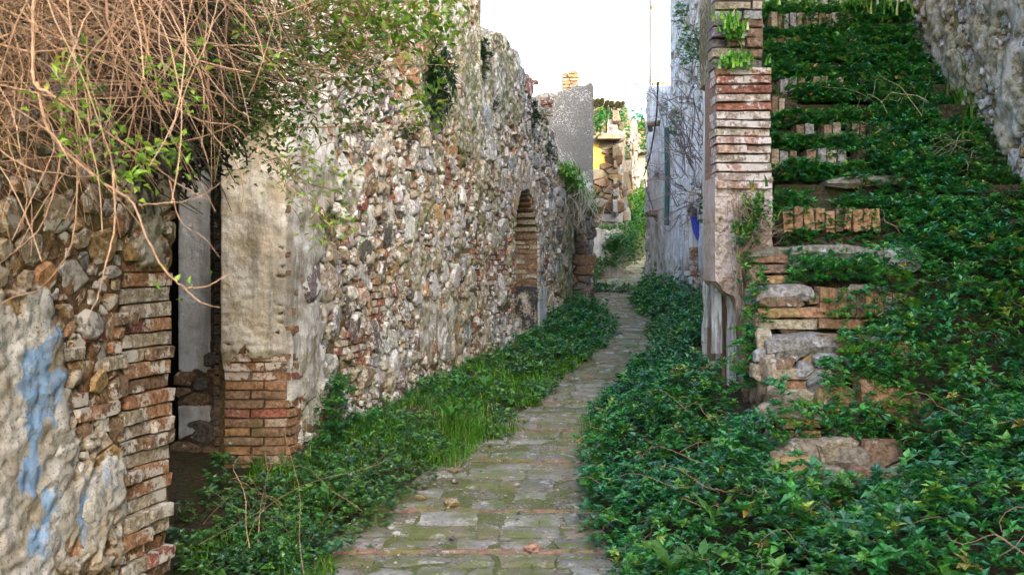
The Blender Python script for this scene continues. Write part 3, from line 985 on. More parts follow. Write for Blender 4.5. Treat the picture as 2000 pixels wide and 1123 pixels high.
courses(pc, Cw, .9, Cw.L, .1, 4.0, clear, lib_c, ch=.056, lengths=(.06, .17), h0=.014, depth=.10, hv=.016, keep=.9)
# niche: jambs, two rings of voussoirs, infill
arch(pc, Cw, uN, zNs, rN + .005, lib_rng, ring=.19, h0=.035, n=17)
arch(pc, Cw, uN, zNs, rN + .24, lib_rng, ring=.12, h0=.03, n=19, a0=.1, a1=math.pi - .1)
for sgn in (-1, 1):
    z = zSill - .95; row = 0
    while z < zNs:
        h = .062; L = .22 if row % 2 else .13
        uc = uN + sgn * (rN + L / 2 + .002)
        pc.brick(lib_c if sgn < 0 else lib_rng, Cw.w(uc, z + h / 2, -.03 + random.uniform(-.01, .01)), (L - .01, .14, h - .01), Cw.rot, random.gauss(0, .02))
        z += h; row += 1
Rv = Frame(tuple(Cw.w(uN + rN - .015, 0, -.36)), tuple(Cw.w(uN + rN - .015, 0, .015)), 1) if False else Frame(tuple(Cw.w(uN + rN - .012, 0, -.36)[:2]), tuple(Cw.w(uN + rN - .012, 0, .02)[:2]), 1)
courses(pc, Rv, 0, Rv.L, zSill + .01, zNs + .12, lambda u, z: z > -9, lib_inf, mat=M['brick_dirty'], ch=.064, lengths=(.15, .38), h0=.012, depth=.10, ub=1, hv=.008)  # reveal bricks darkened, putting the niche's shade into their colour
for k in range(7):     # courses following the curve of the vault
    a = .10 + k * .17
    c = Cw.w(uN + math.cos(a) * (rN - .0), zNs + math.sin(a) * (rN - .0), -.17)
    pc.brick(lib_inf, c, (.36, .10, .05), Rv.rot, random.gauss(0, .02), pitch=-a, mat=M['brick_dirty'])
sd = []
for (px, py, r, c) in [(604, 535, .15, 'purple'), (675, 602, .085, 'dark'), (697, 296, .16, 'purple'), (745, 185, .17, 'purple'), (880, 410, .075, 'white'), (820, 442, .06, 'white'), (940, 446, .10, 'grey'), (745, 530, .09, 'purple'), (710, 548, .07, 'grey'),
                       (905, 640, .17, 'bluegrey'), (845, 560, .14, 'white'), (850, 640, .12, 'grey'), (755, 770, .10, 'white'), (685, 815, .09, 'grey'), (712, 735, .09, 'tan'), (805, 300, .11, 'white'), (855, 330, .06, 'white'), (862, 370, .10, 'purple'), (835, 200, .09, 'white'),
                       (770, 320, .09, 'white'), (850, 295, .12, 'white'), (915, 260, .12, 'purple'), (938, 296, .09, 'bluegrey'), (690, 640, .10, 'purple'), (730, 660, .12, 'purple'), (960, 600, .10, 'grey'), (905, 520, .09, 'bluegrey'), (980, 400, .08, 'white'), (755, 390, .09, 'grey'), (640, 720, .08, 'grey'),
                       (720, 590, .08, 'ochre'), (790, 600, .09, 'grey'), (870, 470, .10, 'grey'), (820, 380, .07, 'tan'), (900, 380, .08, 'white'), (1060, 470, .08, 'grey'), (1065, 620, .10, 'white'), (1060, 400, .09, 'tan'), (1020, 250, .10, 'grey'), (960, 700, .09, 'dark'), (800, 700, .09, 'white'), (735, 815, .07, 'grey')]:
    u, z = Cw.hit(px, py); sd.append((u, z, r, jit(PAL[c], .12)))
def palC(u, z):
    n = float(vnoise(u * 1.3, z * 1.3, 5))
    if n > .62: return {'white': 4, 'grey': 4, 'bluegrey': 2, 'tan': 1, 'purple': 1, 'pale': 1}
    if n < .35: return {'ochre': 1.2, 'tan': 3, 'pale': 3, 'brick': 1.6, 'white': 4, 'grey': 2, 'brown': 1, 'red': .7}
    return {'white': 5, 'grey': 3, 'tan': 2, 'purple': 1.4, 'brown': 1.5, 'red': .9, 'bluegrey': 1, 'pale': 1.5, 'dark': .7}
okC = lambda u, z: (C_plaster(u, z) < .60) & (bz(u, z) < .015) & ~niche(u, z, .17) & (u > .15) & (z < np.array([C_top(x) for x in u]) - .03)
rubble(pc, Cw, .12, Cw.L - .03, -.1, 5.6, okC, [(.09, .15, 16), (.045, .08, 90), (.026, .04, 420), (.015, .024, 900)], palC, seeds=sd, h0=-.006, proud=(.010, .048), mat=M['stone'], aspect=.92, gap=.005)
pc.finish(hs, {'brick': 295, 'stone': 295}, {'brick': 'small_brickwork', 'stone': 'rubble_fill'}, M['brick'], minpx=6)

# rendered panel in front of the niche's foot
pnl_u0, pnl_z1 = uN - rN - .02, zSill + .01
def P_mask(U, Z): return .02 + .78 * fbm(U * 9, Z * 7, 5) + .35 * sstep(.55, .3, Z), .25 * sstep(.5, .7, fbm(U * 5, Z * 5, 71)), .3 + zeros(U)
M['panel'] = mat_wall('stained_panel', plaster=(.62, .67, .75), grime=(.48, .53, .62), mortar=(.055, .065, .085), dark=(.03, .035, .045), paint=(.2, .28, .42), streak=.35)
wall_core('rendered_panel', Rv, 0, Rv.L, .2, lambda u: zSill + .01, .014, lambda U, Z: .03 + (fbm(U * 14, Z * 14, 3) - .5) * .02, P_mask, M['panel'], hs, thick=.1)
Pf = Frame(tuple(Cw.w(uN + rN + .0, 0, .0)[:2]), tuple(Cw.w(uN + rN + .42, 0, .0)[:2]), 1)
wall_core('render_strip', Pf, 0, Pf.L, .2, lambda u: zSill - .02, .016, lambda U, Z: .05 + (fbm(U * 14, Z * 14, 3) - .5) * .02, lambda U, Z: (P_mask(U, Z)[0] + .3, P_mask(U, Z)[1] * 0, P_mask(U, Z)[2]), M['panel'], hs, thick=.1)

# corner pillar: facing the camera
def B_pix(U, Z): return 1000 + FPX * (-1.904 + U) / 6.8, HY - FPX * (Z - 1.55) / 6.8
def B_plaster(U, Z):
    px, py = B_pix(U, Z)
    return 1.0 * sstep(715, 690, py + 75 * (fbm(U * 10, Z * 14, 5) - .5) * 2) + (fbm(U * 14, Z * 22, 6) - .5) * .9 * sstep(560, 700, py) + .1 - .8 * sstep(.30, .37, U) * sstep(-.1, .7, np.sin(Z * 2 * math.pi / .0615 + 1)) * sstep(430, 480, py) * (fbm(U * 8, Z * 8, 99) > .42)
def B_H(U, Z):
    ripple = .0025 * np.sin(Z * 2 * math.pi / .062 + 2 * fbm(U * 4, Z * 4, 8)) * (.4 + fbm(U * 6, Z * 6, 10)) * sstep(560, 720, B_pix(U, Z)[1])
    rnd = -.035 * sstep(.36, .41, U)
    return .01 + .02 * sstep(.4, .6, B_plaster(U, Z)) + ripple * 1.3 + rnd + (fbm(U * 12, Z * 12, 3) - .5) * .03 + (fbm(U * 45, Z * 45, 7) - .5) * .012 - .05 * sstep(680, 720, B_pix(U, Z)[1])
wall_core('corner_pillar', Bw, -.02, Bw.L + .015, -.3, 4.6, .011, B_H, lambda U, Z: (B_plaster(U, Z), .55 * blob(Bw, 505, 520, .05, .12, U, Z) * .7, .15 + .35 * sstep(2.0, 2.6, Z)), M['pillar'], hs, thick=.55)
pc = Pieces()
lib_p = brick_lib({'brick': 4, 'brown': 3, 'red': 1, 'pale': 1}, chip=.10)
zb = 1.55 - (962 - HY) / FPX * 6.8; row = 0; z = zb - .18
while z < 1.55 - (690 - HY) / FPX * 6.8 + 1.2:
    h = .0615
    py = HY - FPX * (z - 1.55) / 6.8
    if py > 680 or (py > 640 and random.random() < .35):
        cut = .17 if row % 2 else .26
        o = -.006 if py > 700 else -.012
        for a_, b_ in ((-.01, cut), (cut, .415)):
            if py > 690 or random.random() < .5:
                pc.brick(lib_p, Bw.w((a_ + b_) / 2, z + h / 2, o - .06 + random.uniform(-.012, .010)), (b_ - a_ - .01, .15, h - .009), Bw.rot, random.gauss(0, .012), name='brick', mat=M['brick_pale'] if py < 760 else None)
    if py > 700 or random.random() < .5:
        # return face along the long wall
        L = .17 if row % 2 else .12
        o = .012 if py > 755 else .022
        if py > 330: pc.brick(lib_p, Cw.w(L / 2 + .0, z + h / 2, o - .06), (L, .15, h - .014), Cw.rot, random.gauss(0, .02), name='brick')
    z += h; row += 1
pc.finish(hs, {'brick': 120}, {'brick': 'corner_brickwork'}, M['brick_dirty'])

# dark room behind the doorway: back wall with hanging plaster, jamb, ceiling
inn = Frame((-2.50, 7.12), (-1.93, 7.12), 1)
def I_plaster(U, Z):
    px = 1000 + FPX * (-2.5 + U) / 7.12; py = HY - FPX * (Z - 1.55) / 7.12
    nn = (fbm(U * 9, Z * 9, 15) - .5) * 40
    a = sstep(728, 716, py + nn) * sstep(414, 408, px) + sstep(788, 800, py + nn * .6) * sstep(868, 852, py + (px - 350) * .5 + nn) * sstep(418, 405, px)
    return a + .15
wall_core('doorway_back_wall', inn, 0.185, inn.L, -.3, 2.9, .014, lambda U, Z: .012 * sstep(.4, .6, I_plaster(U, Z)) + (fbm(U * 10, Z * 10, 3) - .5) * .03, lambda U, Z: (I_plaster(U, Z), zeros(U), .1 + zeros(U)), M['inner'], hs, thick=.25)
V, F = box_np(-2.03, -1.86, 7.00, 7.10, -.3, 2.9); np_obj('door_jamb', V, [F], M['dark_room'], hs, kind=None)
pc = Pieces()
courses(pc, Frame((-2.035, 6.99), (-1.90, 6.99), 1), 0, .135, -.1, 2.6, lambda u, z: u > -1, brick_lib({'brown': 3, 'dark': 2, 'purple': 1}), ch=.07, lengths=(.06, .14), h0=.02, depth=.1, ub=1)
pc.finish(hs, {'brick': 60}, {'brick': 'jamb_brickwork'}, M['brick_dirty'])
pc = Pieces()
rubble(pc, inn, .2, inn.L, -.2, .9, lambda u, z: I_plaster(u, z) < .4, [(.06, .09, 90), (.03, .05, 300)], {'dark': 2, 'brown': 3, 'grey': 2}, proud=(.01, .03))
pc.finish(hs, {'stone': 60}, {'stone': 'doorway_rubble'}, M['brick_dirty'])
def solid(name, boxes, mat, parent):
    Vs = []; Fs = []; o = 0
    for b in boxes:
        V, F = box_np(*b); Vs.append(V); Fs.append(F + o); o += 8
    return np_obj(name, np.concatenate(Vs), [np.concatenate(Fs)], mat, parent)
# the room's other walls and its ceiling, and the bulk of the near building
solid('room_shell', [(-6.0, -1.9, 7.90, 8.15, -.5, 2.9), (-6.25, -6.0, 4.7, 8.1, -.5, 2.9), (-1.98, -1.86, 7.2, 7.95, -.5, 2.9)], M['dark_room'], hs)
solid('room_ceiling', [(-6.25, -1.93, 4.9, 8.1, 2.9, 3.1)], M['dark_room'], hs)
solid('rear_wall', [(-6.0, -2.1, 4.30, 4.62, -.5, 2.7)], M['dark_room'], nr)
solid('upper_storey', [(-6.5, -1.99, 6.95, 15.0, 3.1, 5.6)], M['wall'], hs)

# ================================================================== LOWER WALL WITH SECOND DOORWAY
D = Frame((.655, 15.06), (1.41, 17.9), 1)
dw = root('mossy_wall', (.65, 15.06, 0), 'low mossy streaked wall with dark arched doorway below the grass', 'wall')
def D_top(u):
    Y = D.p[1] + D.d[1] * u; X = D.p[0] + D.d[0] * u; px = 1000 + FPX * X / Y
    return EYE[2] + (HY - interp(px, [(1085, 315), (1100, 335), (1130, 372), (1158, 402)])) / FPX * Y
dA = D.hit(1114, 440)[0]; dB = D.hit(1141, 440)[0]; dC = (dA + dB) / 2; dR = (dB - dA) / 2; dZ = D.hit(1128, 434)[1] - dR
def dn(U, Z, e=0): return (np.abs(U - dC) < dR + e) & ((Z < dZ) | (((U - dC) ** 2 + (Z - dZ) ** 2) < (dR + e) ** 2))
def D_pl(U, Z):
    q = fbm(U * 4, Z * 1.3, 5); return q * .9 + .55 * np.exp(-((U - (dA - .22)) / .25) ** 2) - .15 * (U > dB)
wall_core('wall_core', D, 0, D.L, .2, D_top, .02, lambda U, Z: np.where(dn(U, Z), -.40, .04 * sstep(.4, .6, D_pl(U, Z)) + (fbm(U * 8, Z * 5, 3) - .5) * .1), lambda U, Z: (D_pl(U, Z), zeros(U), np.clip(.35 + .7 * fbm(U * 5, Z * .8, 9) - .1, 0, 1)), M['wall_dark'], dw, thick=1.0)
pc = Pieces()
rubble(pc, D, 0.03, D.L - .03, .5, D_top, lambda u, z: (D_pl(u, z) < .52) & ~dn(u, z, .1) & (z < np.array([D_top(x) for x in u]) - .1), [(.06, .10, 60), (.03, .05, 250)], {'grey': 4, 'white': 1, 'tan': 2, 'brown': 2, 'dark': 1}, proud=(.015, .05))
# rough stones of the far jamb, tinted dark for the doorway's shade
Din = Frame(tuple(D.w(dB - .02, 0, -.34)[:2]), tuple(D.w(dB - .02, 0, .0)[:2]), 1)
rubble(pc, Din, .0, Din.L, .6, dZ + dR * .8, lambda u, z: z < 9, [(.09, .13, 90), (.045, .07, 300)], {'brown': 3, 'purple': 3, 'dark': 3, 'bluegrey': 1}, proud=(.01, .04), aspect=1.7, h0=-.01)
arch(pc, D, dC, dZ, dR, lib_rng, ring=.1, h0=.03, n=13)
pc.finish(dw, {'stone': 160, 'brick': 40}, {'stone': 'rubble_fill', 'brick': 'arch_bricks'}, M['brick_dirty'], minpx=7)

# ================================================================== CONCRETE GABLE
E = Frame((.32, 17.93), (1.425, 17.93), 1)
gr_ = root('gable_house', (.9, 17.93, 0), 'grey pebbledashed gable wall with a slanting top edge', 'house')
def E_top(u):
    px = 1000 + FPX * (.32 + u) / 17.93
    return EYE[2] + (HY - interp(px, [(1035, 196), (1050, 188), (1100, 177), (1140, 166), (1152, 162), (1158, 166), (1160, 175)])) / FPX * 17.93
wall_core('gable_wall', E, 0, E.L, .3, E_top, .03, lambda U, Z: (fbm(U * 4, Z * 4, 3) - .5) * .02, lambda U, Z: (1.1 * blob(E, 1146, 372, .12, .22, U, Z), zeros(U), zeros(U)), M['pebble'], gr_, thick=.32)
solid('side_wall', [(-5, 1.38, 18.28, 24.3, .4, 4.35)], M['wall_dark'], gr_)
# tiled roof slope behind the gable
def curved_tile(cx, cy, cz, L, r, pitch, yaw, flip=False):
    a = np.linspace(0, math.pi, 5); ys_ = np.array([-L / 2, L / 2])
    V = []
    for y_, rr in zip(ys_, (r * 1.06, r * .92)):
        for t in a: V.append((math.cos(t) * rr, y_, (math.sin(t) * rr * .62) * (-1 if flip else 1)))
        for t in a: V.append((math.cos(t) * (rr - .015), y_, (math.sin(t) * (rr - .015) * .62 - .006) * (-1 if flip else 1)))
    V = np.array(V); F = []
    for i in range(4):
        F += [(i, i + 1, 10 + i + 1, 10 + i), (5 + i + 1, 5 + i, 15 + i, 15 + i + 1), (i, 5 + i, 5 + i + 1, i + 1), (10 + i, 10 + i + 1, 15 + i + 1, 15 + i)]
    R = np.array(Euler((pitch, 0, yaw)).to_matrix())
    return V @ R.T + np.array([cx, cy, cz]), np.array(F)
pc = Pieces()
zr0 = EYE[2] + (HY - 196) / FPX * 18.5
for i in range(9):
    for j in range(10):
        V, F = curved_tile(.40 + i * .115 + random.uniform(-.01, .01), 18.45 + j * .30, 4.36 + .035 * i + j * .055 + random.uniform(-.012, .012), .36, .062, .18, random.gauss(0, .03))
        pc.stone(V, F, jit((.45, .27, .17), .3), name='roof_tile')
pc.finish(gr_, {'roof_tile': 90}, {'roof_tile': 'roof_tiles_rest'}, M['tile'], minpx=3)
ch = root('chimney', (1.18, 21.0, 4.4), 'small sunlit brick chimney above the slanting grey gable', 'chimney')
cf = Frame((1.03, 20.9), (1.335, 20.9), 1); cs = Frame((1.335, 20.9), (1.335, 21.25), 1)
solid('chimney_core', [(1.04, 1.325, 20.91, 21.24, 4.3, 5.48)], M['wall_far'], ch)
pc = Pieces(); lib_sun = brick_lib({'pale': 3, 'ochre': 4, 'brick': 2, 'tan': 2})
courses(pc, cf, 0, cf.L, 4.5, 5.5, lambda u, z: ~((np.abs(u - .17) < .06) & (np.abs(z - 5.14) < .06)), lib_sun, ch=.068, lengths=(.1, .2), h0=.02, depth=.1, ub=1)
courses(pc, cs, 0, cs.L, 4.5, 5.5, lambda u, z: z > 0, lib_sun, ch=.068, lengths=(.1, .2), h0=.02, depth=.1, ub=1)
pc.finish(ch, {'brick': 200}, {'brick': 'chimney_brickwork'}, M['brick_sun'], minpx=2)

# ================================================================== RUIN BEYOND THE BEND
F1 = Frame((1.0, 26.0), (2.62, 26.0), 1)
F2 = Frame((2.62, 26.0), (4.02, 33.0), 1)
ru = root('ruined_house', (2.6, 26, 1.5), 'roofless ruined house beyond the bend with ochre sunlit front and tall arched opening', 'ruined house')
def F1_top(u): return EYE[2] + (HY - interp(1000 + FPX * (1 + u) / 26, [(1100, 196), (1168, 196), (1188, 205), (1204, 196)])) / FPX * 26
def F1_m(U, Z):
    px = 1000 + FPX * (1 + U) / 26; py = HY - FPX * (Z - 1.55) / 26
    n = fbm(U * 5, Z * 5, 8)
    return sstep(330, 300, py + 40 * (n - .5)) * .55 + n * .4, sstep(350, 320, py) * sstep(270, 285, py) * sstep(1190, 1178, px) * .75, .3 * (py < 270) + .1  # yellow patch below the ledge is sunlight painted through the paint channel
wall_core('front_wall', F1, 0, F1.L, .8, F1_top, .04, lambda U, Z: (fbm(U * 4, Z * 4, 3) - .5) * .1, F1_m, M['wall_far'], ru, thick=.5)
def F2_top(u):
    Y = F2.p[1] + F2.d[1] * u; px = 1000 + FPX * (F2.p[0] + F2.d[0] * u) / Y
    return EYE[2] + (HY - interp(px, [(1200, 198), (1210, 202), (1222, 225), (1238, 245), (1245, 262)])) / FPX * Y
fa = F2.hit(1222.5, 340)[0]; fb = F2.hit(1232.5, 340)[0]; fc = (fa + fb) / 2; fr_ = (fb - fa) / 2; fz = F2.hit(1228, 330)[1] - fr_ * .6
def f2n(U, Z): return (np.abs(U - fc) < fr_) & ((Z < fz) | ((((U - fc) / fr_) ** 2 + ((Z - fz) / (fr_ * .6)) ** 2) < 1)) & (Z > 2.0)
wall_core('side_wall', F2, 0, F2.L, .8, F2_top, .05, lambda U, Z: np.where(f2n(U, Z), -.35, (fbm(U * 3, Z * 3, 3) - .5) * .16), lambda U, Z: (fbm(U * 1.5, Z * 1.2, 8) * 1.15, zeros(U), .25 + zeros(U)), M['wall_far'], ru, thick=.5)
pc = Pieces()
rubble(pc, F1, .75, F1.L - .02, 2.4, 5.2, lambda u, z: (z < 3.9) | (u > 1.35), [(.08, .13, 50), (.045, .07, 200)], {'ochre': 4, 'tan': 4, 'brown': 2, 'white': 2}, proud=(.02, .06), aspect=1.8)
rubble(pc, F2, .03, F2.L - .05, 2.2, F2_top, lambda u, z: ~f2n(u, z) & (fbm(u * 1.5, z * 1.2, 8) < .56) & (z < np.array([F2_top(x) for x in u]) - .1), [(.12, .2, 25), (.07, .1, 70)], {'white': 4, 'tan': 4, 'brown': 1, 'grey': 2}, proud=(.03, .08), aspect=1.6)
arch(pc, F2, fc, fz, fr_, lib_sun, ring=.14, h0=.05, n=9, rz=.6)
pc.finish(ru, {'stone': 240, 'brick': 30}, {'stone': 'rubble_fill', 'brick': 'arch_bricks'}, M['stone_sun'], minpx=5)
# a brown ledge slab and the tile eave
u0_, z0_ = F1.hit(1166, 270)
solid('stone_ledge', [(2.15, 2.74, 25.62, 26.0, z0_ - .06, z0_ + .05)], M['beam'], ru)
solid('brick_corner_post', [(2.42, 2.66, 25.9, 26.0, F1.hit(0, 262)[1], F1.hit(0, 206)[1])], M['brick_pale'], ru)
pc = Pieces()
for i in range(7):
    V, F = curved_tile(2.0 + i * .125, 25.75, F1.hit(0, 205)[1] + .01 * i * (1 if i < 3 else -1), .5, .066, -.2, random.gauss(0, .04)); pc.stone(V, F, jit((.5, .42, .34), .2), name='roof_tile')
pc.finish(ru, {'roof_tile': 20}, {}, M['tile'], minpx=1)

# low whitewashed retaining wall
G1 = Frame((1.0, 24.7), (2.68, 24.7), 1)
rt = root('retaining_wall', (1.9, 24.7, 1.2), 'low whitewashed retaining wall with grass on top, at the bend', 'wall')
wall_core('wall_core', G1, 0, G1.L, .8, lambda u: EYE[2] + (HY - interp(1000 + FPX * (1 + u) / 24.7, [(1080, 440), (1165, 446), (1190, 452), (1217, 448)])) / FPX * 24.7, .04, lambda U, Z: (fbm(U * 4, Z * 4, 3) - .5) * .08, lambda U, Z: (fbm(U * 3, Z * 3, 8) * .6 + .3, zeros(U), .3 * fbm(U * 2, Z * 2, 4)), M['wall_white'], rt, thick=.5)
solid('end_return', [(2.16, 2.66, 24.95, 27.5, .8, 2.25)], M['wall_dark'], rt)

# far pale house and hillside building
fh = root('far_house', (4.6, 40, 3), 'sun-bleached pinkish house at the far end of the lane', 'house')
H1 = Frame((4.3, 39.0), (6.4, 39.0), 1)
wall_core('front_wall', H1, 0, H1.L, 2.5, lambda u: EYE[2] + (HY - 300) / FPX * 39, .08, lambda U, Z: (fbm(U * 2, Z * 2, 3) - .5) * .12 - .3 * ((np.abs(U - .45) < .22) & (np.abs(Z - 4.3) < .5)), lambda U, Z: (fbm(U * 2, Z * 2, 8) * .6 + .35, zeros(U), zeros(U)), M['wall_far'], fh, thick=.5)
solid('roof_edge', [(4.2, 6.4, 38.6, 39.3, EYE[2] + .11 * 39, EYE[2] + .117 * 39)], M['tile'], fh)
solid('upper_wall', [(4.5, 7.4, 41, 41.5, 3, EYE[2] + .142 * 41)], M['wall_far'], fh)

# very tall sunlit facade, almost white
tw = root('tall_facade', (4.9, 34, 2), 'tall sunlit facade overexposed almost to white against the sky', 'building')
T1 = Frame((4.62, 34.0), (6.6, 34.0), 1)
pocks = [(T1.hit(a, b)) for a, b in ((1293, 28), (1300, 57), (1299, 100), (1298, 139), (1273, 16), (1240, 118))]
def T_H(U, Z):
    h = (fbm(U * 2, Z * 2, 3) - .5) * .06
    for (u, z) in pocks: h = h - .2 * (((U - u) ** 2 + (Z - z) ** 2) < .006)
    return h
M['wall_overexposed'] = mat_wall('overexposed_limewash', plaster=(.82, .80, .76), grime=(.78, .72, .62), mortar=(.7, .55, .35), dark=(.6, .42, .25), streak=.05, speck=.03)  # near-white tones put the sun's overexposure into the wall colour
wall_core('front_wall', T1, 0, T1.L, 3.0, 12, .05, T_H, lambda U, Z: (fbm(U * 2, Z * 2, 8) * .5 + .42, zeros(U), zeros(U)), M['wall_overexposed'], tw, thick=.5)
# ================================================================== WHITE HOUSE (right side, beyond the pillar)
I = Frame((2.66, 13.6), (2.92, 22.0), -1)
wh = root('white_house', (2.7, 13.6, .6), 'tall streaked whitewashed house with blue-painted arched niche and brick infill', 'house')
def I_pix(U, Z):
    w = I.w(U, Z, 0 * U); return 1000 + FPX * w[..., 0] / w[..., 1], HY - FPX * (w[..., 2] - EYE[2]) / w[..., 1]
uTall = I.hit(1316, 100)[0]
def I_top(u):
    if u < uTall: return 6.7
    Y = I.p[1] + I.d[1] * u; px = 1000 + FPX * (I.p[0] + I.d[0] * u) / Y
    return EYE[2] + (HY - interp(px, [(1262, 250), (1266, 215), (1270, 172), (1290, 168), (1300, 182), (1316, 172)])) / FPX * Y
def arch_hole(uc, r, zs, zb_, U, Z, asp=1.0):
    return (np.abs(U - uc) < r) & ((Z < zs) | ((((U - uc) / r) ** 2 + ((Z - zs) / (r * asp)) ** 2) < 1)) & (Z > zb_)
def span(fr, pa, pb, py):
    a = fr.hit(pa, py)[0]; b = fr.hit(pb, py)[0]; return (a + b) / 2, abs(b - a) / 2
bc, br = span(I, 1347.5, 1369, 470); bz1 = I.hit(1358, 397)[1]; bzs = bz1 - br * .5
ac, ar = span(I, 1279, 1286, 560); az1 = I.hit(1283, 512)[1]
dc, dr = span(I, 1291, 1298, 560); dz1 = I.hit(1295, 516)[1]
wc, wr = span(I, 1284, 1290, 380); wz0 = I.hit(1287, 412)[1]; wz1 = I.hit(1287, 338)[1]
def I_holes(U, Z):
    h = np.zeros_like(U)
    h = np.where(arch_hole(bc, br, bzs, .2, U, Z, .5), -.24, h)
    h = np.where(arch_hole(ac, ar, az1 - ar * .5, .2, U, Z, .5), -.06, h)
    h = np.where(arch_hole(dc, dr, dz1 - dr * .5, .2, U, Z, .5), -.04, h)
    h = np.where((np.abs(U - wc) < wr) & (Z > wz0) & (Z < wz1), -.09, h)
    return h
def I_pl(U, Z):
    px, py = I_pix(U, Z)
    n = fbm(U * 2.2, Z * .8, 8); n2 = fbm(U * 8, Z * 5, 9)
    p = .56 + n * .42 + (n2 - .5) * .55
    p = p - .35 * sstep(490, 560, py) * sstep(1300, 1330, px) - .25 * sstep(330, 150, py) * sstep(1312, 1325, px) - .3 * sstep(1280, 1268, px)
    inb = arch_hole(bc, br, bzs, .2, U, Z, .5)
    return np.where(inb, np.where(py > 482, .1, .85), p)
def I_mask(U, Z):
    px, py = I_pix(U, Z)
    cen = interp(py, [(405, 1354), (425, 1356), (445, 1357), (462, 1361), (470, 1363)])
    wd = interp(py, [(405, 9), (430, 8), (450, 6), (468, 3), (474, 0)])
    blue = sstep(wd + 1.5, wd - 1.5, np.abs(px - cen)) * sstep(403, 408, py) * sstep(474, 466, py) * arch_hole(bc, br, bzs, .2, U, Z, .5)
    blue = np.maximum(blue * 1.2, .34 * np.exp(-(((px - 1345.5) / 1.2) ** 2 + ((py - 455) / 14) ** 2)) * 2)
    moss = .62 * np.exp(-((px - 1333 - .01 * (py - 300)) / 5) ** 2) * sstep(170, 300, py) + .5 * np.exp(-((px - 1302) / 4) ** 2) + .15 * sstep(240, 120, py) + .15 * sstep(520, 590, py)
    return I_pl(U, Z), blue, np.clip(moss * (.4 + fbm(U * 5, Z * .6, 7)), 0, 1)
wall_core('wall_core', I, 0, I.L, .2, I_top, .025, lambda U, Z: I_holes(U, Z) + .035 * sstep(.42, .56, I_pl(U, Z)) + (fbm(U * 3, Z * 1.2, 3) - .5) * .13 + (fbm(U * 16, Z * 9, 4) - .5) * .03, I_mask, M['wall_white'], wh, thick=.6)
V, F = box_np(3.3, 9.0, 14.0, 17.4, .2, 6.6); np_obj('house_bulk', V, [F], M['wall_white'], wh)
V, F = box_np(3.9, 9.5, 17.45, 21.8, .2, 5.8); np_obj('lower_shade_bulk', V, [F], M['wall_white'], wh)  # unseen bulk, raised above the facade to shade the far slope
V, F = box_np(9.55, 13.0, 17.45, 21.95, .2, 9.0); V[[0, 3, 4, 7], 0] = 8.0; V[[0, 1, 2, 3], 2] = 5.82; np_obj('added_shade_box', V, [F], M['wall_white'], wh)  # unseen box added to cast shade on the ruin's side wall
pc = Pieces()
lib_w = brick_lib({'pale': 4, 'brick': 2, 'pink': 2, 'white': 2}); lib_red = brick_lib({'red': 5, 'brick': 1})
okI = lambda u, z: (I_pl(u, z) < .50) & ~((np.abs(u - bc + br) < .5) & (u < bc - br + .1) & (z < bz1)) & (I_holes(u, z) > -.02) & (z < np.array([I_top(x) for x in u]) - .1)
rubble(pc, I, .05, I.L - .05, .8, 6.4, okI, [(.10, .16, 25), (.05, .08, 110), (.03, .045, 160)], {'white': 5, 'grey': 3, 'bluegrey': 2, 'tan': 2}, proud=(.015, .05), h0=.01, aspect=1.3, mat=M['stone_pale'])
zb_ = I.hit(1358, 486)[1]
Ri = Frame(tuple(I.w(bc + br - .015, 0, .02)[:2]), tuple(I.w(bc + br - .015, 0, -.22)[:2]), 1)
courses(pc, Ri, 0, Ri.L, .6, zb_, lambda u, z: z > 0, lib_w, ch=.072, lengths=(.12, .24), h0=.02, depth=.1, ub=1)
def Ri_mask(U, Z):
    w = Ri.w(U, Z, 0 * U); px = 1000 + FPX * w[..., 0] / w[..., 1]; py = HY - FPX * (w[..., 2] - EYE[2]) / w[..., 1]
    cen = interp(py, [(405, 1356), (425, 1358), (445, 1360), (462, 1363), (470, 1365)]); wd = interp(py, [(405, 10), (430, 9.5), (450, 8), (468, 4.5), (476, 0)])
    return .8 + 0 * U, 1.6 * sstep(wd + 1.5, wd - 1.5, np.abs(px - cen)) * sstep(403, 408, py) * sstep(474, 466, py), .05 + 0 * U
wall_core('painted_reveal', Ri, 0, Ri.L, zb_ - .02, bz1 - .12, .015, lambda U, Z: .015 + 0 * U, Ri_mask, M['wall_white'], wh, thick=.05)
arch(pc, I, bc, bzs, br, lib_w, ring=.22, h0=.05, n=15, rz=.62)
for sgn in (-1, 1):
    z = .75
    while z < (bzs if sgn < 0 else zb_):
        pc.brick(lib_w, I.w(bc + sgn * (br + .1), z + .04, -.05), (.2, .12, .068), I.rot, random.gauss(0, .02)); z += .078
courses(pc, I, ac - ar + .02, ac + ar - .02, .7, az1 - .3, lambda u, z: z > 0, lib_red, ch=.09, lengths=(.3, .5), h0=-.045, depth=.12, ub=1)
courses(pc, I, dc - dr + .02, dc + dr - .02, .7, dz1 - .5, lambda u, z: z > 0, lib_w, ch=.09, lengths=(.3, .5), h0=-.02, depth=.1, ub=1)
pc.finish(wh, {'brick': 200, 'stone': 260}, {'brick': 'brickwork', 'stone': 'rubble_fill'}, M['brick_pale'], minpx=5)
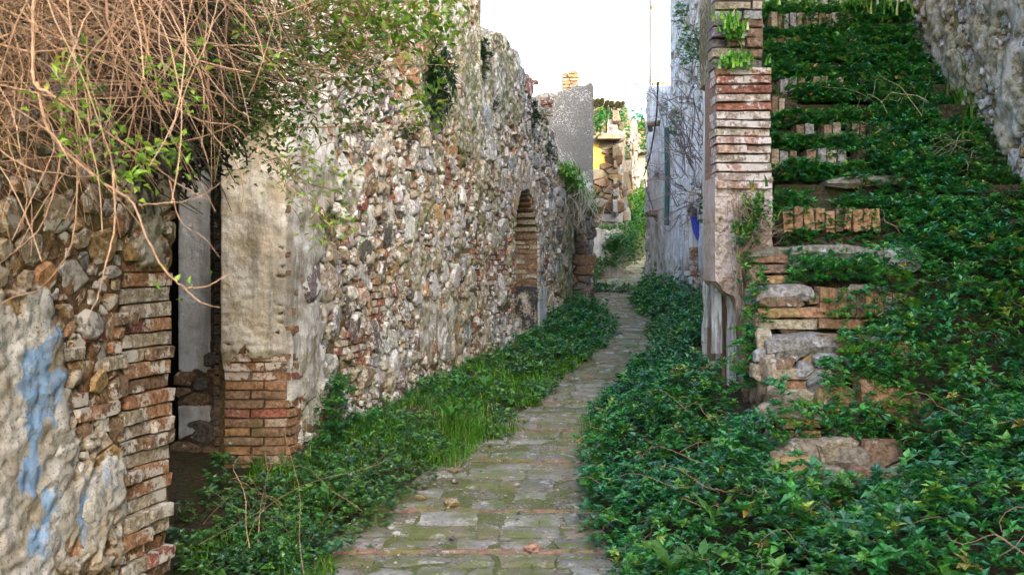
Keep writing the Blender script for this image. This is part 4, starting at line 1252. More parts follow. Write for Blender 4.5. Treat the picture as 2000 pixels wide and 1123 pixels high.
# sunlit brick quoin at its far end, beam ends, window ledge
Q = Frame((2.90, 22.02), (3.42, 22.02), 1)
Qs = Frame((2.905, 22.0), (2.93, 22.6), -1)
V, F = box_np(3.0, 3.38, 22.05, 22.4, .4, 4.9)
u_, z_ = I.hit(1288, 247)
pc = Pieces()
zq = EYE[2] + (HY - 262) / FPX * 22; zq1 = EYE[2] + (HY - 174) / FPX * 22
Qf = Frame((2.95, 21.55), (3.25, 21.55), 1)
V, F = box_np(2.97, 3.24, 21.57, 21.9, 3.5, zq1); np_obj('quoin_core', V, [F], M['wall_far'], wh)
courses(pc, Qf, 0, Qf.L, zq, zq1, lambda u, z: z > 0, lib_sun, ch=.08, lengths=(.12, .2), h0=.02, depth=.1, ub=1)
pc.finish(wh, {'brick': 60}, {}, M['brick_sun'], minpx=2)
V, F = tube([I.w(u_ - .5, z_, .03), I.w(u_ - .1, z_ + .02, .2), I.w(u_ + .5, z_, .12)], .055, 6); np_obj('beam_end', V, [F], M['beam'], wh)
V, F = box_np(-.0, .0, 0, 0, 0, 0)
c = I.w(wc, wz0 - .05, .05); V, F = box_np(c[0] - .16, c[0] + .10, c[1] - .45, c[1] + .45, c[2] - .05, c[2] + .04); np_obj('window_ledge', V, [F], M['beam'], wh)
up, zp0 = I.hit(1313, 440); zp1 = I.hit(1313, 250)[1]
V, F = tube([I.w(up, zp1, .1), I.w(up, (zp0 + zp1) / 2, .09), I.w(up - .05, zp0, .1)], .045, 7); np_obj('downpipe', V, [F], M['pipe'], wh)
# cable slung along the facade
pth = [I.hit(*p) for p in [(1272, 345), (1290, 318), (1312, 282), (1340, 215), (1360, 160)]]
P3 = [I.w(u, z, .16 + .1 * k) for k, (u, z) in enumerate(pth)]
t_ = np.linspace(0, 4, 24); P3 = np.array([[np.interp(x, range(5), np.array(P3)[:, k]) for k in range(3)] for x in t_])
P3[:, 2] -= .12 * np.sin(np.pi * np.linspace(0, 1, 24))
V, F = tube(P3, .014, 5)
tag(np_obj('cable', V, [F], M['cable'], None), 'black cable sagging diagonally across the whitewashed facade', 'cable')
pth = [I.hit(*p) for p in [(1270, 350), (1274, 372), (1283, 395), (1287, 408)]]
V, F = tube(np.array([I.w(u, z, .12) for u, z in pth]), .014, 5)
tag(np_obj('cable', V, [F], M['cable'], None), 'short loose cable hanging above the narrow window ledge', 'cable')

# ================================================================== BRICK PIER HOUSE (right, near)
J = Frame((1.30, 6.5), (1.632, 6.5), 1)
Js = Frame((1.30, 6.5), (1.50, 8.0), -1)
Jl = Frame((1.50, 8.0), (2.64, 13.7), -1)
pr = root('brick_pier_house', (1.45, 6.5, .6), 'house corner with tall rough brick pier beside the overgrown stairs', 'house')
zJt = EYE[2] + (HY - 132) / FPX * 6.5; zJm = EYE[2] + (HY - 352) / FPX * 6.5; zJb = EYE[2] + (HY - 548) / FPX * 6.5
def J_bot(u): return float(interp(u / J.L, [(-.1, zJb + .0), (.1, zJb - .06), (.3, zJb - .09), (.45, zJb - .22), (.55, zJb - .20), (.7, .9), (1.1, .9)]))
# lower plastered stub with ragged foot: flipped core (build per column)
def ragged_block(name, fr, u0, u1, bot, top, res, H, mask, mat, parent, thick):
    nu = int((u1 - u0) / res) + 1; us = np.linspace(u0, u1, nu)
    nv = int((top - min(bot(u) for u in us)) / res) + 1
    b = np.array([bot(u) for u in us]) + (vnoise(us * 25, us * 0, 3) - .5) * .05
    t = np.linspace(0, 1, nv)
    U = np.repeat(us[:, None], nv, 1); Z = b[:, None] + t[None] * (top - b[:, None])
    f = fr.w(U, Z, H(U, Z)).reshape(-1, 3); k = fr.w(U, Z, -thick + 0 * U).reshape(-1, 3)
    idx = np.arange(nu * nv).reshape(nu, nv); n = nu * nv
    q = np.stack([idx[:-1, :-1], idx[1:, :-1], idx[1:, 1:], idx[:-1, 1:]], -1).reshape(-1, 4)
    def edge(e): return np.stack([e[:-1], e[1:], e[1:] + n, e[:-1] + n], -1)
    P = np.concatenate([q, q + n, edge(idx[0]), edge(idx[-1]), edge(idx[:, 0]), edge(idx[:, -1])])
    m = mask(U, Z); mm = np.zeros((2 * n, 4), np.float32); mm[:, 3] = 1
    for a, v in enumerate(m): mm[:n, a] = np.broadcast_to(v, U.shape).ravel(); mm[n:, a] = mm[:n, a]
    return np_obj(name, np.concatenate([f, k]), [P], mat, parent, mm, attr='mask')
M['pier_render'] = mat_wall('pier_render', plaster=(.60, .51, .47), grime=(.44, .33, .28), mortar=(.36, .24, .18), dark=(.16, .10, .08), streak=.15, speck=.35)
ragged_block('pier_foot', J, -.012, J.L + .02, J_bot, zJm + .02, .011, lambda U, Z: (fbm(U * 16, Z * 16, 3) - .5) * .075 + (fbm(U * 45, Z * 45, 3) - .5) * .03 + .03 * sstep(zJb + .15, zJb - .05, Z), lambda U, Z: (.40 + fbm(U * 12, Z * 12, 8) * .6, zeros(U), .15 + .4 * sstep(1.7, 1.4, Z) * fbm(U * 6, Z * 6, 2)), M['pier_render'], pr, .40)
ragged_block('pier_core', J, .0, J.L - .0, lambda u: zJm, zJt - .03, .03, lambda U, Z: -.035 + (fbm(U * 16, Z * 16, 3) - .5) * .03, lambda U, Z: (zeros(U), zeros(U), .1 + zeros(U)), M['pier_render'], pr, .40)
pc = Pieces()
lib_j = brick_lib({'brick': 4, 'red': 1, 'pale': 4, 'pink': 3, 'ochre': 2}, chip=.10)
z = zJm - .06; row = 0
reds = {9: 'red', 7: 'red', 11: 'red'}
lib_jr = brick_lib({'red': 5, 'brick': 1}, chip=.12)
while z < zJt - .02:
    h = .0555 * random.uniform(.93, 1.08)
    lib = lib_jr if row in (9, 11, 12) else lib_j
    cuts = [0, J.L] if row % 2 else [0, J.L * random.uniform(.46, .54), J.L]
    e = random.uniform(-.008, .012)
    for a_, b_ in zip(cuts[:-1], cuts[1:]):
        if row % 2 == 1 and random.random() < .2: pass
        pc.brick(lib, J.w((a_ + b_) / 2 + e, z + h / 2, -.075 + random.uniform(-.022, .014)), (b_ - a_ - .006 + .02, .2, h - .009), J.rot + random.gauss(0, .02), random.gauss(0, .018), mat=M['brick_pale'] if row not in (9, 11) else M['brick'])
    # return bricks on the stair side
    pc.brick(lib, (1.632 - .045 + e, 6.5 + .26, z + h / 2), (.14, .30, h - .01), 0, random.gauss(0, .01), mat=M['brick_pale'])
    z += h; row += 1
zJt = z
# narrower rubble part above, with grassy ledges
J2 = Frame((1.305, 6.62), (1.60, 6.62), 1)
ragged_block('upper_pier', J2, 0, J2.L, lambda u: zJt - .05, 5.6, .02, lambda U, Z: -.02 + (fbm(U * 9, Z * 9, 3) - .5) * .06, lambda U, Z: (.2 + .5 * fbm(U * 5, Z * 5, 8), zeros(U), .5 + zeros(U)), M['wall'], pr, .5)
courses(pc, J2, -.02, J2.L + .02, zJt, 3.13, lambda u, z: z < 9, brick_lib({'tan': 2, 'grey': 3, 'purple': 2, 'brown': 1}, chip=.2), ch=.068, lengths=(.09, .24), h0=.03, depth=.16, ub=1, hv=.03, mat=M['step'])
courses(pc, J2, -.01, J2.L + .01, 3.13, 3.42, lambda u, z: z < 9, brick_lib({'tan': 2, 'grey': 2, 'pale': 2}), ch=.062, lengths=(.14, .3), h0=.05, depth=.14, ub=1, mat=M['step'])
pc.finish(pr, {'brick': 120, 'stone': 60}, {'brick': 'brickwork', 'stone': 'rubble_fill'}, M['brick_pale'], minpx=8)
# side wall toward the lane: pale, peeling
def Js_H(U, Z): return (fbm(U * 5, Z * 3, 3) - .5) * .06
lowcut = lambda u: 1.30
ragged_block('side_wall', Js, .17, Js.L, lambda u: 1.40, 5.6, .02, Js_H, lambda U, Z: (.55 + .4 * fbm(U * 6, Z * 2, 8), zeros(U), .2 + zeros(U)), M['wall_white'], pr, .22)
ragged_block('long_side_wall', Jl, .0, Jl.L, lambda u: .3, 6.8, .05, Js_H, lambda U, Z: (.5 + .4 * fbm(U * 3, Z * 1, 8), zeros(U), .1 + zeros(U)), M['wall_white'], pr, .3)
V, F = box_np(1.98, 9.0, 10.25, 13.3, .3, 6.8)
V[[2, 3, 6, 7]] += np.array([.8, 0, 0]) * np.array([[0], [1], [0], [1]])
np_obj('house_bulk', V, [F], M['wall_white'], pr)
# weathered planks of a collapsed door frame under the pier
def plank(px0, px1, py0, py1, Y, lean=0.0, th=.03):
    x0 = (px0 - 1000) / FPX * Y; x1 = (px1 - 1000) / FPX * Y; z1 = EYE[2] + (HY - py0) / FPX * Y; z0 = EYE[2] + (HY - py1) / FPX * Y
    n = 9; V = []
    for k in range(n):
        t = k / (n - 1); z = z0 + (z1 - z0) * t; dx = lean * t + random.uniform(-.003, .003)
        for (x, y) in ((x0, Y), ((x0 + x1) / 2, Y - .004), (x1, Y + .002), (x1, Y + th), (x0, Y + th)):
            V.append((x + dx + random.uniform(-.0025, .0025), y + random.uniform(-.003, .003), z))
    F = [(k * 5 + i, k * 5 + (i + 1) % 5, (k + 1) * 5 + (i + 1) % 5, (k + 1) * 5 + i) for k in range(n - 1) for i in range(5)]
    return np.array(V), np.array(F)
for lab, a in (('door_plank', (1391, 1411, 545, 690, 6.72, -.004)), ('door_plank', (1421, 1438, 580, 752, 6.62, .0)), ('door_plank', (1378, 1387, 360, 640, 6.9, .002)), ('door_post', (1410, 1421, 560, 745, 6.85, 0))):
    V, F = plank(*a); np_obj(lab, V, [F], M['plank'] if lab != 'door_post' else M['beam'], pr)
V, F = plank(1383, 1397, 330, 705, 7.05, 0); np_obj('door_post', V, [F], M['beam'], pr)

# ================================================================== STAIRS
st = root('stone_stairs', (1.9, 5.1, .5), 'steep crumbling stone and brick stairs half buried in ivy', 'stairs')
SZ = [.67, .90, 1.165, 1.43, 1.676, 1.906, 2.154, 2.378, 2.6, 2.84, 3.05, 3.28, 3.5, 3.755, 3.85]
def Pst(k): return 5.1 + .3 * k, SZ[k]
def sx(k): return 1.345 + .04 * k if k < 5 else max(1.66, .245 * (5.4 + .3 * k))
NSTEP = 15
boxes = []
for k in range(NSTEP):
    Y0 = 5.1 + .3 * k + .03; z1 = SZ[k] - .05
    boxes.append((sx(k) + .03, 2.3 if k < 5 else 3.5, Y0 + .05, Y0 + .36, -.2, z1))
solid('stair_core', boxes, M['soil'], st)
pc = Pieces()
lib_s = brick_lib({'brick': 3, 'ochre': 3, 'tan': 3, 'brown': 2}); lib_sg = brick_lib({'grey': 2, 'tan': 3, 'brown': 3, 'pale': 1})
def slab_stone(x0, x1, y0, y1, z0, z1, tint, name='step_slab', nx=7):
    tint = tuple(.68 * q for q in tint)
    """rough-hewn slab with rounded nose"""
    xs_ = np.linspace(x0, x1, nx); prof = [(y1, z0), (y0 + .03, z0 + .005), (y0, z0 + (z1 - z0) * .45), (y0 + .012, z1 - .018), (y0 + .05, z1), (y1, z1 - .008)]
    V = []
    ph = random.uniform(0, 9)
    for i, x in enumerate(xs_):
        endf = 1 - .22 * (i in (0, nx - 1))
        for (y, z) in prof:
            zz = z0 + (z - z0) * endf if z > z0 + .01 else z + (1 - endf) * .04
            V.append((x + random.uniform(-.012, .012) * (0 < i < nx - 1), y + .022 * math.sin(x * 7 + ph) + random.uniform(-.012, .012) + (1 - endf) * .06 * (y < y0 + .06), zz + .012 * math.sin(x * 9 + ph * 2) + random.uniform(-.007, .007)))
    n = len(prof); F = [(i * n + j, i * n + j + 1, (i + 1) * n + j + 1, (i + 1) * n + j) for i in range(nx - 1) for j in range(n - 1)]
    F += [(i * n + n - 1, i * n, (i + 1) * n, (i + 1) * n + n - 1) for i in range(nx - 1)]
    caps = [tuple(range(n)), tuple(range((nx - 1) * n, nx * n))]
    pc.stone(np.array(V), [np.array(F), np.array(caps)], tint, name=name)
def fpx(px, Y): return (px - 1000) / FPX * Y
SF = lambda k: Frame((0, Pst(k)[0] + .03), (6, Pst(k)[0] + .03), 1)
# k0 big bottom stone + stones under it
Y0, Z0 = Pst(0)
slab_stone(fpx(1528, Y0), fpx(1700, Y0), Y0, Y0 + .4, Z0 - .16, Z0 + .0, (.46, .37, .26), nx=8)
f = SF(0)
rubble(pc, f, fpx(1535, Y0), fpx(1730, Y0), .3, Z0 - .15, lambda u, z: z < 9, [(.05, .075, 200), (.03, .04, 400)], {'tan': 4, 'ochre': 2, 'brown': 2}, proud=(.01, .03), mat=M['step'], aspect=1.6, h0=.03)
# k1 small broken step
Y1, Z1 = 5.28, .845
slab_stone(fpx(1515, Y1 - .05), fpx(1605, Y1 - .05), Y1 - .06, Y1 + .25, Z1 - .10, Z1 - .03, (.40, .33, .24), nx=5)
courses(pc, Frame((0, Y1 + .0), (6, Y1 + .0), 1), fpx(1520, Y1), fpx(1600, Y1), Z1 - .24, Z1 - .11, lambda u, z: z < 9, lib_s, ch=.06, lengths=(.07, .12), h0=.05, depth=.12, ub=1)
for k_ in range(6):
    x = fpx(1690 + 22 * k_, Y1 + .1); pc.brick(lib_s, (x, Y1 + .12, Z1 + .03 - .02 * k_), (.07, .14, .16), 0, random.gauss(0, .05))
# k2
Y2, Z2 = Pst(1)
slab_stone(fpx(1518, Y2), fpx(1590, Y2), Y2, Y2 + .28, Z2 - .13, Z2 - .02, (.33, .27, .18), nx=4)
slab_stone(fpx(1592, Y2), fpx(1672, Y2), Y2 + .02, Y2 + .28, Z2 - .12, Z2, (.36, .30, .2), nx=4)
slab_stone(fpx(1676, Y2), fpx(1760, Y2), Y2 + .05, Y2 + .28, Z2 - .16, Z2 - .06, (.36, .27, .18), nx=4)
# k3 slab, stones and bricks beneath
Y3, Z3 = Pst(2)
slab_stone(fpx(1497, Y3), fpx(1640, Y3), Y3 - .02, Y3 + .3, Z3 - .13, Z3, (.40, .38, .36), nx=7)
slab_stone(fpx(1641, Y3), fpx(1750, Y3), Y3 + .02, Y3 + .3, Z3 - .07, Z3, (.50, .45, .40), nx=5)
f = SF(2)
rubble(pc, f, fpx(1505, Y3), fpx(1625, Y3), Z3 - .24, Z3 - .12, lambda u, z: z < 9, [(.03, .045, 600)], {'tan': 3, 'brown': 3, 'grey': 1}, proud=(.01, .03), mat=M['step'], aspect=1.5, h0=.04)
courses(pc, f, fpx(1502, Y3), fpx(1622, Y3), Z3 - .31, Z3 - .19, lambda u, z: z < 9, lib_s, ch=.065, lengths=(.24, .36), h0=.06, depth=.14, ub=1)
# k4 big light stone, bricks under, soldier bricks to the right
Y4, Z4 = Pst(3)
slab_stone(fpx(1476, Y4), fpx(1590, Y4), Y4 - .03, Y4 + .3, Z4 - .11, Z4 + .01, (.50, .48, .47), nx=6)
f = SF(3)
for k_ in range(9):
    x = fpx(1600 + 17.5 * k_ , Y4) + .02; pc.brick(lib_s, (x, Y4 + .03, Z4 - .075 - .004 * k_), (.048, .14, .14), 0, random.gauss(0, .03))
courses(pc, f, fpx(1480, Y4), fpx(1560, Y4), Z4 - .18, Z4 - .115, lambda u, z: z < 9, lib_s, ch=.062, lengths=(.2, .24), h0=.05, depth=.14, ub=1)
courses(pc, f, fpx(1480, Y4), fpx(1690, Y4), Z4 - .25, Z4 - .18, lambda u, z: z < 9, lib_s, ch=.062, lengths=(.3, .5), h0=.05, depth=.14, ub=1)
# k5 long slab
Y5, Z5 = Pst(4)
slab_stone(fpx(1458, Y5), fpx(1738, Y5), Y5 - .02, Y5 + .32, Z5 - .10, Z5, (.36, .34, .27), nx=11)
courses(pc, SF(4), fpx(1462, Y5), fpx(1540, Y5), Z5 - .235, Z5 - .10, lambda u, z: z < 9, lib_s, ch=.062, lengths=(.2, .28), h0=.05, depth=.14, ub=1)
# k6.. soldier brick risers
for k in range(5, NSTEP):
    Yk, Zk = Pst(k)
    x = fpx(1504, Yk); xe = x + (.68 if k == 5 else random.uniform(.6, .95))
    while x < xe:
        w = random.uniform(.05, .075)
        if random.random() < (.93 if k in (5, 13) else .8) and (k in (5, 13) or vnoise(x * 2.3, k * 7.3, 4) > .36):
            pc.brick(lib_s if k == 5 else lib_sg, (x + w / 2, Yk + .05 + random.uniform(-.01, .01), Zk - (.06 if k in (5, 13) else .085) + random.uniform(-.012, .012)), (w - .01, .16, .14), 0, random.gauss(0, .04), mat=None if k == 5 else M['brick_dirty'])
        x += w
    if k in (6,):
        slab_stone(x - random.uniform(.35, .6), x + random.uniform(.0, .2), Yk, Yk + .28, Zk - .07, Zk + .005, (.36, .32, .25), nx=6)
# rough left flank of the stairs
fl = Frame((1.40, 5.15), (1.47, 6.5), -1)
rubble(pc, fl, 0, 1.3, .3, 1.5, lambda u, z: z < .55 + .76 * u, [(.06, .1, 80), (.03, .05, 300)], {'tan': 3, 'pale': 2, 'brown': 2, 'brick': 2}, proud=(.01, .03), mat=M['step'], h0=.0, view_only=False)
for k in range(0, 5):
    rubble(pc, SF(k), fpx(1500, Pst(k)[0]), fpx(1770, Pst(k)[0]), Pst(k)[1] - .24, Pst(k)[1] - .05, lambda u, z: z < 9, [(.045, .07, 120), (.025, .04, 500)], {'tan': 3, 'brown': 3, 'ochre': 1, 'grey': 1}, proud=(.005, .025), mat=M['step'], aspect=1.6, h0=-.015)
pc.finish(st, {'brick': 240, 'stone': 120, 'step_slab': 40}, {'brick': 'riser_bricks', 'stone': 'rubble_fill'}, M['step'], minpx=5)

# ================================================================== RIGHT WALL + WALL AT THE HEAD OF THE STAIRS
L = Frame((3.35, 1.0), (3.62, 9.45), -1)
rw = root('rough_wall', (3.5, 7, 1), 'rough weathered rubble wall with pale pebbly render right of the ivy-covered stairs', 'wall')
def L_pl(U, Z): return fbm(U * 4, Z * 2.5, 8) * .9 + (fbm(U * 10, Z * 8, 9) - .5) * .7 + .06 - .3 * sstep(2.6, 2.0, Z)
wall_core('wall_core', L, 4.0, L.L, 0, 7.2, .018, lambda U, Z: .05 * sstep(.44, .56, L_pl(U, Z)) + (fbm(U * 4, Z * 4, 3) - .5) * .10 + (fbm(U * 18, Z * 12, 4) - .5) * .05, lambda U, Z: (L_pl(U, Z), zeros(U), .25 + .4 * fbm(U * 2, Z * 2, 4)), M['wall_right'], rw, thick=.6)
V, F = box_np(3.75, 7.5, -14.0, 5.2, -.5, 8.2); np_obj('unseen_shade_wall', V, [F], M['wall_right'], rw)  # unseen mass, lengthened and raised to keep the sun off the lane
pc = Pieces()
rubble(pc, L, 4.2, L.L - .02, 1.0, 4.1, lambda u, z: (L_pl(u, z) < .56), [(.06, .10, 10), (.035, .055, 110), (.018, .03, 500)], lambda u, z: {'white': 4, 'bluegrey': 2, 'grey': 3, 'tan': 2, 'ochre': 1.5 if z < 2.6 else .3}, proud=(.008, .03), aspect=.8, h0=-.005)
pc.finish(rw, {'stone': 290}, {'stone': 'rubble_fill'}, M['stone'], minpx=6)
hw = root('landing_wall', (2.8, 9.9, 3.5), 'pale bluish plastered wall at the head of the stairs', 'wall')
N_ = Frame((2.42, 9.9), (3.9, 9.9), 1)
wall_core('wall_core', N_, 0, N_.L, 2.0, 6.4, .03, lambda U, Z: (fbm(U * 6, Z * 6, 3) - .5) * .03, lambda U, Z: (.8 + zeros(U), zeros(U), .1 * sstep(4.3, 4.0, Z)), M['wall_right'], hw, thick=.3)
# ================================================================== VEGETATION
def veg(name, parts, mat, label, cat='ivy', kind='stuff', group=None, center=None):
    V = []; P = {}; T = []; o = 0
    for v, fs, t in parts:
        V.append(v); T.append(t)
        for f in (fs if isinstance(fs, list) else [fs]): P.setdefault(f.shape[1], []).append(f + o)
        o += len(v)
    ob = np_obj(name, np.concatenate(V), [np.concatenate(p) for p in P.values()], mat, None, np.concatenate(T), center=center)
    return tag(ob, label, cat, group, kind)

def lumps(X, Y, s=3.2, seed=5): return fbm(X * s, Y * s, seed, 3)
def ivy_part(xrg, yrg, dens, surf, prob, size, thick=.24, amp=.24, k=6, seed=5, tints=None, gain=1.0, wr=.62):
    X, Y = scatter(xrg, yrg, dens, prob)
    lm = (lumps(X, Y, 4.2, seed) - .42) * amp * 2 + (lumps(X, Y, 13, seed + 3) - .5) * .07
    dep = rng.random(len(X)) ** 1.8 * thick
    Z = surf(X, Y) + lm - dep
    P = np.stack([X, Y, Z], -1)
    t = leaf_tints(len(X)) if tints is None else leaf_tints(len(X), *tints)
    # each plant clump has its own tone
    tone = .72 + .6 * lumps(X, Y, 2.1, seed + 40)
    hn = (lumps(X, Y, 1.7, seed + 60) - .5)[:, None] * 1.6
    t = t * tone[:, None] * gain * (1 + hn * np.array([[.9, .25, -.35]])).clip(.3, 2)
    s = size * rng.uniform(.5, 1.4, len(X))
    return rosettes(P, s, t, k, wr=wr)

# --- big ivy on the right: path edge, foot of the pier, right of the stairs
def p_right(X, Y):
    e = X - xr(Y) + (lumps(X, Y, 3.0, 77) - .5) * .35
    a = sstep(-.02, .06, e)
    lim = interp(Y, [(2, 9), (5.0, 9), (6.4, 9), (6.5, 9)])
    # keep the stair fronts free
    onst = (X > 1.30) & (Y > 4.95) & (Y < 9.9)
    free = np.where(Y < 6.6, sstep(fpx(1715, Y), fpx(1790, Y), X + (lumps(X, Y, 5, 9) - .5) * .3), 0)
    cornr = (X > 1.26) & (X < 1.66) & (Y > 6.4)
    bld = (Y > 6.45) & (X > 1.27 + (Y - 6.5) * .18) & (X < 1.66 + (Y - 6.5) * .3) 
    p = np.where(onst, free, a)
    p = np.where(bld & (Y > 6.45) , 0, p)
    far_wall = (Y > 9.9) & (X > 2.66 + (Y - 13.6) * .031)
    p = np.where((Y > 9.9) & (X > np.where(Y < 13.6, 1.85 + (Y - 9.9) * .22, 2.66 + (Y - 13.6) * .031)), 0, p)
    inner = (Y > 9.9) & (Y < 13.6)
    return p
def s_right(X, Y):
    e = X - xr(Y)
    return bank_right(X, Y) + .10 + .12 * sstep(.0, .35, e)
parts = [ivy_part((.3, 3.6), (2.4, 5.0), 1200, s_right, p_right, .056, thick=.24, k=6),
         ivy_part((.2, 3.6), (5.0, 7.2), 1250, s_right, p_right, .054, thick=.24, k=6),
         ivy_part((.4, 3.6), (7.2, 9.9), 650, s_right, p_right, .058, thick=.18, k=6)]
veg('ivy', parts, M['leaf'], 'dense dark green ivy mass covering the bank from path to right wall')
parts = [ivy_part((.8, 2.8), (9.9, 14.0), 620, s_right, p_right, .066, k=5, gain=1.0),
         ivy_part((1.6, 3.2), (14.0, 21.0), 360, s_right, p_right, .08, k=5, gain=1.05),
         ivy_part((2.0, 4.6), (21.0, 28.0), 160, s_right, lambda X, Y: sstep(0, .1, X - xr(Y)) * (X > 2.95), .09, k=5)]
veg('ivy', parts, M['leaf'], 'ivy strip along the foot of the whitewashed house')
# slope right of the stairs, upper part: continuous cover lying on the steps
def s_stair(X, Y):
    return np.maximum(stair_z(Y) - .12 * sstep(2.4, 3.4, X) * 2 - .25 * sstep(7.4, 8.6, Y) * sstep(2.7, 3.4, X), bank_right(X, Y)) + .13
def p_stair(X, Y):
    edge = fpx(interp(Y, [(6.4, 1750), (6.9, 1700), (7.6, 1690), (8.4, 1640), (9.2, 1620)]), Y) + (lumps(X, Y, 4, 19) - .5) * .55
    return sstep(-.04, .08, X - edge) * (X < 3.58 + 0 * Y) * (Y > 6.2)
parts = [ivy_part((1.7, 3.6), (6.2, 9.6), 1150, s_stair, p_stair, .058, thick=.14, amp=.12, k=6, seed=11, wr=.6)]
# on the treads
Xs = []; 
for k in range(5, NSTEP):
    Yk, Zk = Pst(k)
    n = 1200
    x = fpx(1500, Yk) + rng.random(n) * 1.3; y_ = Yk + .06 + rng.random(n) * .22
    keepm = lumps(x * 1.0, y_ + k, 3.3, 31) > (.42 - .2 * (x - 1.7) / 1.2)
    if k == 5: keepm &= rng.random(n) < .5
    x = x[keepm]; y_ = y_[keepm]
    z_ = Zk - .03 + rng.random(len(x)) * .13 * (.5 + lumps(x, y_ + k, 5, 3))
    Xs.append(np.stack([x, y_, z_], -1))
    # hanging over the riser below
    n = 230; x = fpx(1500, Yk) + rng.random(n) * 1.3; x = x[lumps(x, x * 0 + k * 3.1, 3.5, 57) > .54 - .2 * (x - 1.7)]
    Xs.append(np.stack([x, Yk - .0 - rng.random(len(x)) * .05, Zk - rng.random(len(x)) * .24], -1))
P = np.concatenate(Xs)
parts.append(rosettes(P, .054 * rng.uniform(.6, 1.2, len(P)), leaf_tints(len(P)) * 1.1, 6))
# lower treads: sparse sprigs
def sprig(px0, px1, py0, py1, Y, n, size=.050, gain=1.2):
    px = rng.uniform(px0, px1, n); py = py0 + (py1 - py0) * rng.random(n) 
    Yv = Y + rng.uniform(-.05, .1, n)
    return rosettes(np.stack([(px - 1000) / FPX * Yv, Yv, EYE[2] + (HY - py) / FPX * Yv], -1), size * rng.uniform(.6, 1.2, n), leaf_tints(n) * gain, 6)
for a in ((1540, 1730, 505, 552, 6.12, 200), (1530, 1700, 492, 556, 6.25, 120), (1590, 1660, 580, 640, 5.92, 10), (1640, 1760, 640, 740, 5.62, 150), (1600, 1740, 700, 760, 5.4, 110), (1530, 1720, 800, 858, 5.2, 150),
          (1610, 1720, 740, 850, 5.3, 90), (1620, 1760, 560, 640, 5.9, 60), (1455, 1500, 520, 760, 6.0, 150), (1440, 1480, 440, 560, 6.3, 50), (1690, 1790, 480, 640, 5.9, 150), (1690, 1790, 640, 960, 5.3, 200), (1560, 1720, 930, 980, 4.95, 90),
          (1430, 1500, 640, 760, 5.9, 110), (1490, 1540, 740, 960, 5.15, 90)):
    parts.append(sprig(*a))
veg('ivy', parts, M['leaf'], 'ivy trailing over the treads and upper flight of the stairs')

# --- left bank
def p_left(X, Y):
    e = xl(Y) - X
    wallx = -1.496 + (Y - 6.8) * .26
    return (X > wallx + .02) * (e > 0)
def zoneL(X, Y, c, r): return np.exp(-(((X - c[0]) / r[0]) ** 2 + ((Y - c[1]) / r[1]) ** 2))
def s_left(X, Y): return bank_left(X, Y) + .05
def p_hump(X, Y):
    e = xl(Y) - X + (lumps(X, Y, 3, 70) - .5) * .3
    wx = np.where(Y < 15.05, -1.496 + (Y - 6.8) * .26, .655 + (Y - 15.06) * .266)
    return ((X > wx) & (Y > 10.2) & (Y < 17.9)) * sstep(.0, .12, e) * sstep(10.2, 13.0, Y + (lumps(X, Y, 2, 44) - .5) * 2)
def s_hump(X, Y): return bank_left(X, Y) + .06 + .15 * sstep(0, .5, xl(Y) - X) * sstep(13.2, 15, Y)
veg('ivy', [ivy_part((-.9, 1.7), (10.0, 18.0), 620, s_hump, p_hump, .066, k=5, gain=1.0)], M['leaf'], 'ivy hump at the foot of the mossy wall by the second doorway')
# beyond the bend: cross strip and left side up to the retaining wall
def p_far(X, Y):
    e = xl(Y) - X + (lumps(X, Y, 3, 70) - .5) * .4
    return ((X > 1.0) & (Y > 18.2)) * sstep(0, .1, e) * (Y < 24.4) + ((X > 2.2) & (Y > 24.3) & (Y < 31)) * sstep(0, .3, e)
veg('ivy', [ivy_part((.9, 5.0), (18.0, 31.5), 330, lambda X, Y: ground_z(X, Y) + .16 + .35 * sstep(25, 28, Y), p_far, .10, k=5, amp=.3, gain=1.0),
            ivy_part((1.3, 2.5), (20.9, 21.5), 500, lambda X, Y: g(Y) + .1, lambda X, Y: (X < 2.45) * 1.0, .08, k=5, amp=.1)], M['leaf'], 'ivy on the bank beyond the bend beside the retaining wall')
# bush at the foot of the pillar
def shrubby(c, r, n, size, gain=1.0, k=6, tint=None):
    d = rng.normal(size=(n, 3)); d /= np.linalg.norm(d, axis=1, keepdims=True)
    rad = rng.random(n) ** .45
    P = np.array(c) + d * rad[:, None] * np.array(r) * (0.75 + .5 * fbm(d[:, 0] * 2 + 5, d[:, 2] * 2 + d[:, 1], 3, 2))[:, None]
    t = leaf_tints(n) if tint is None else leaf_tints(n, *tint)
    return rosettes(P, size * rng.uniform(.6, 1.2, n), t * gain, k)
Bx = [shrubby((-1.33, 7.35, .38), (.14, .3, .38), 420, .05), shrubby((-1.22, 7.25, .66), (.12, .2, .16), 90, .05), shrubby((-1.12, 7.75, .26), (.22, .3, .2), 220, .048), shrubby((-1.38, 7.1, .2), (.12, .2, .22), 130, .045)]
veg('ivy_bush', Bx, M['leaf'], 'dark ivy bush standing against the brick corner pillar and wall', 'bush', '')

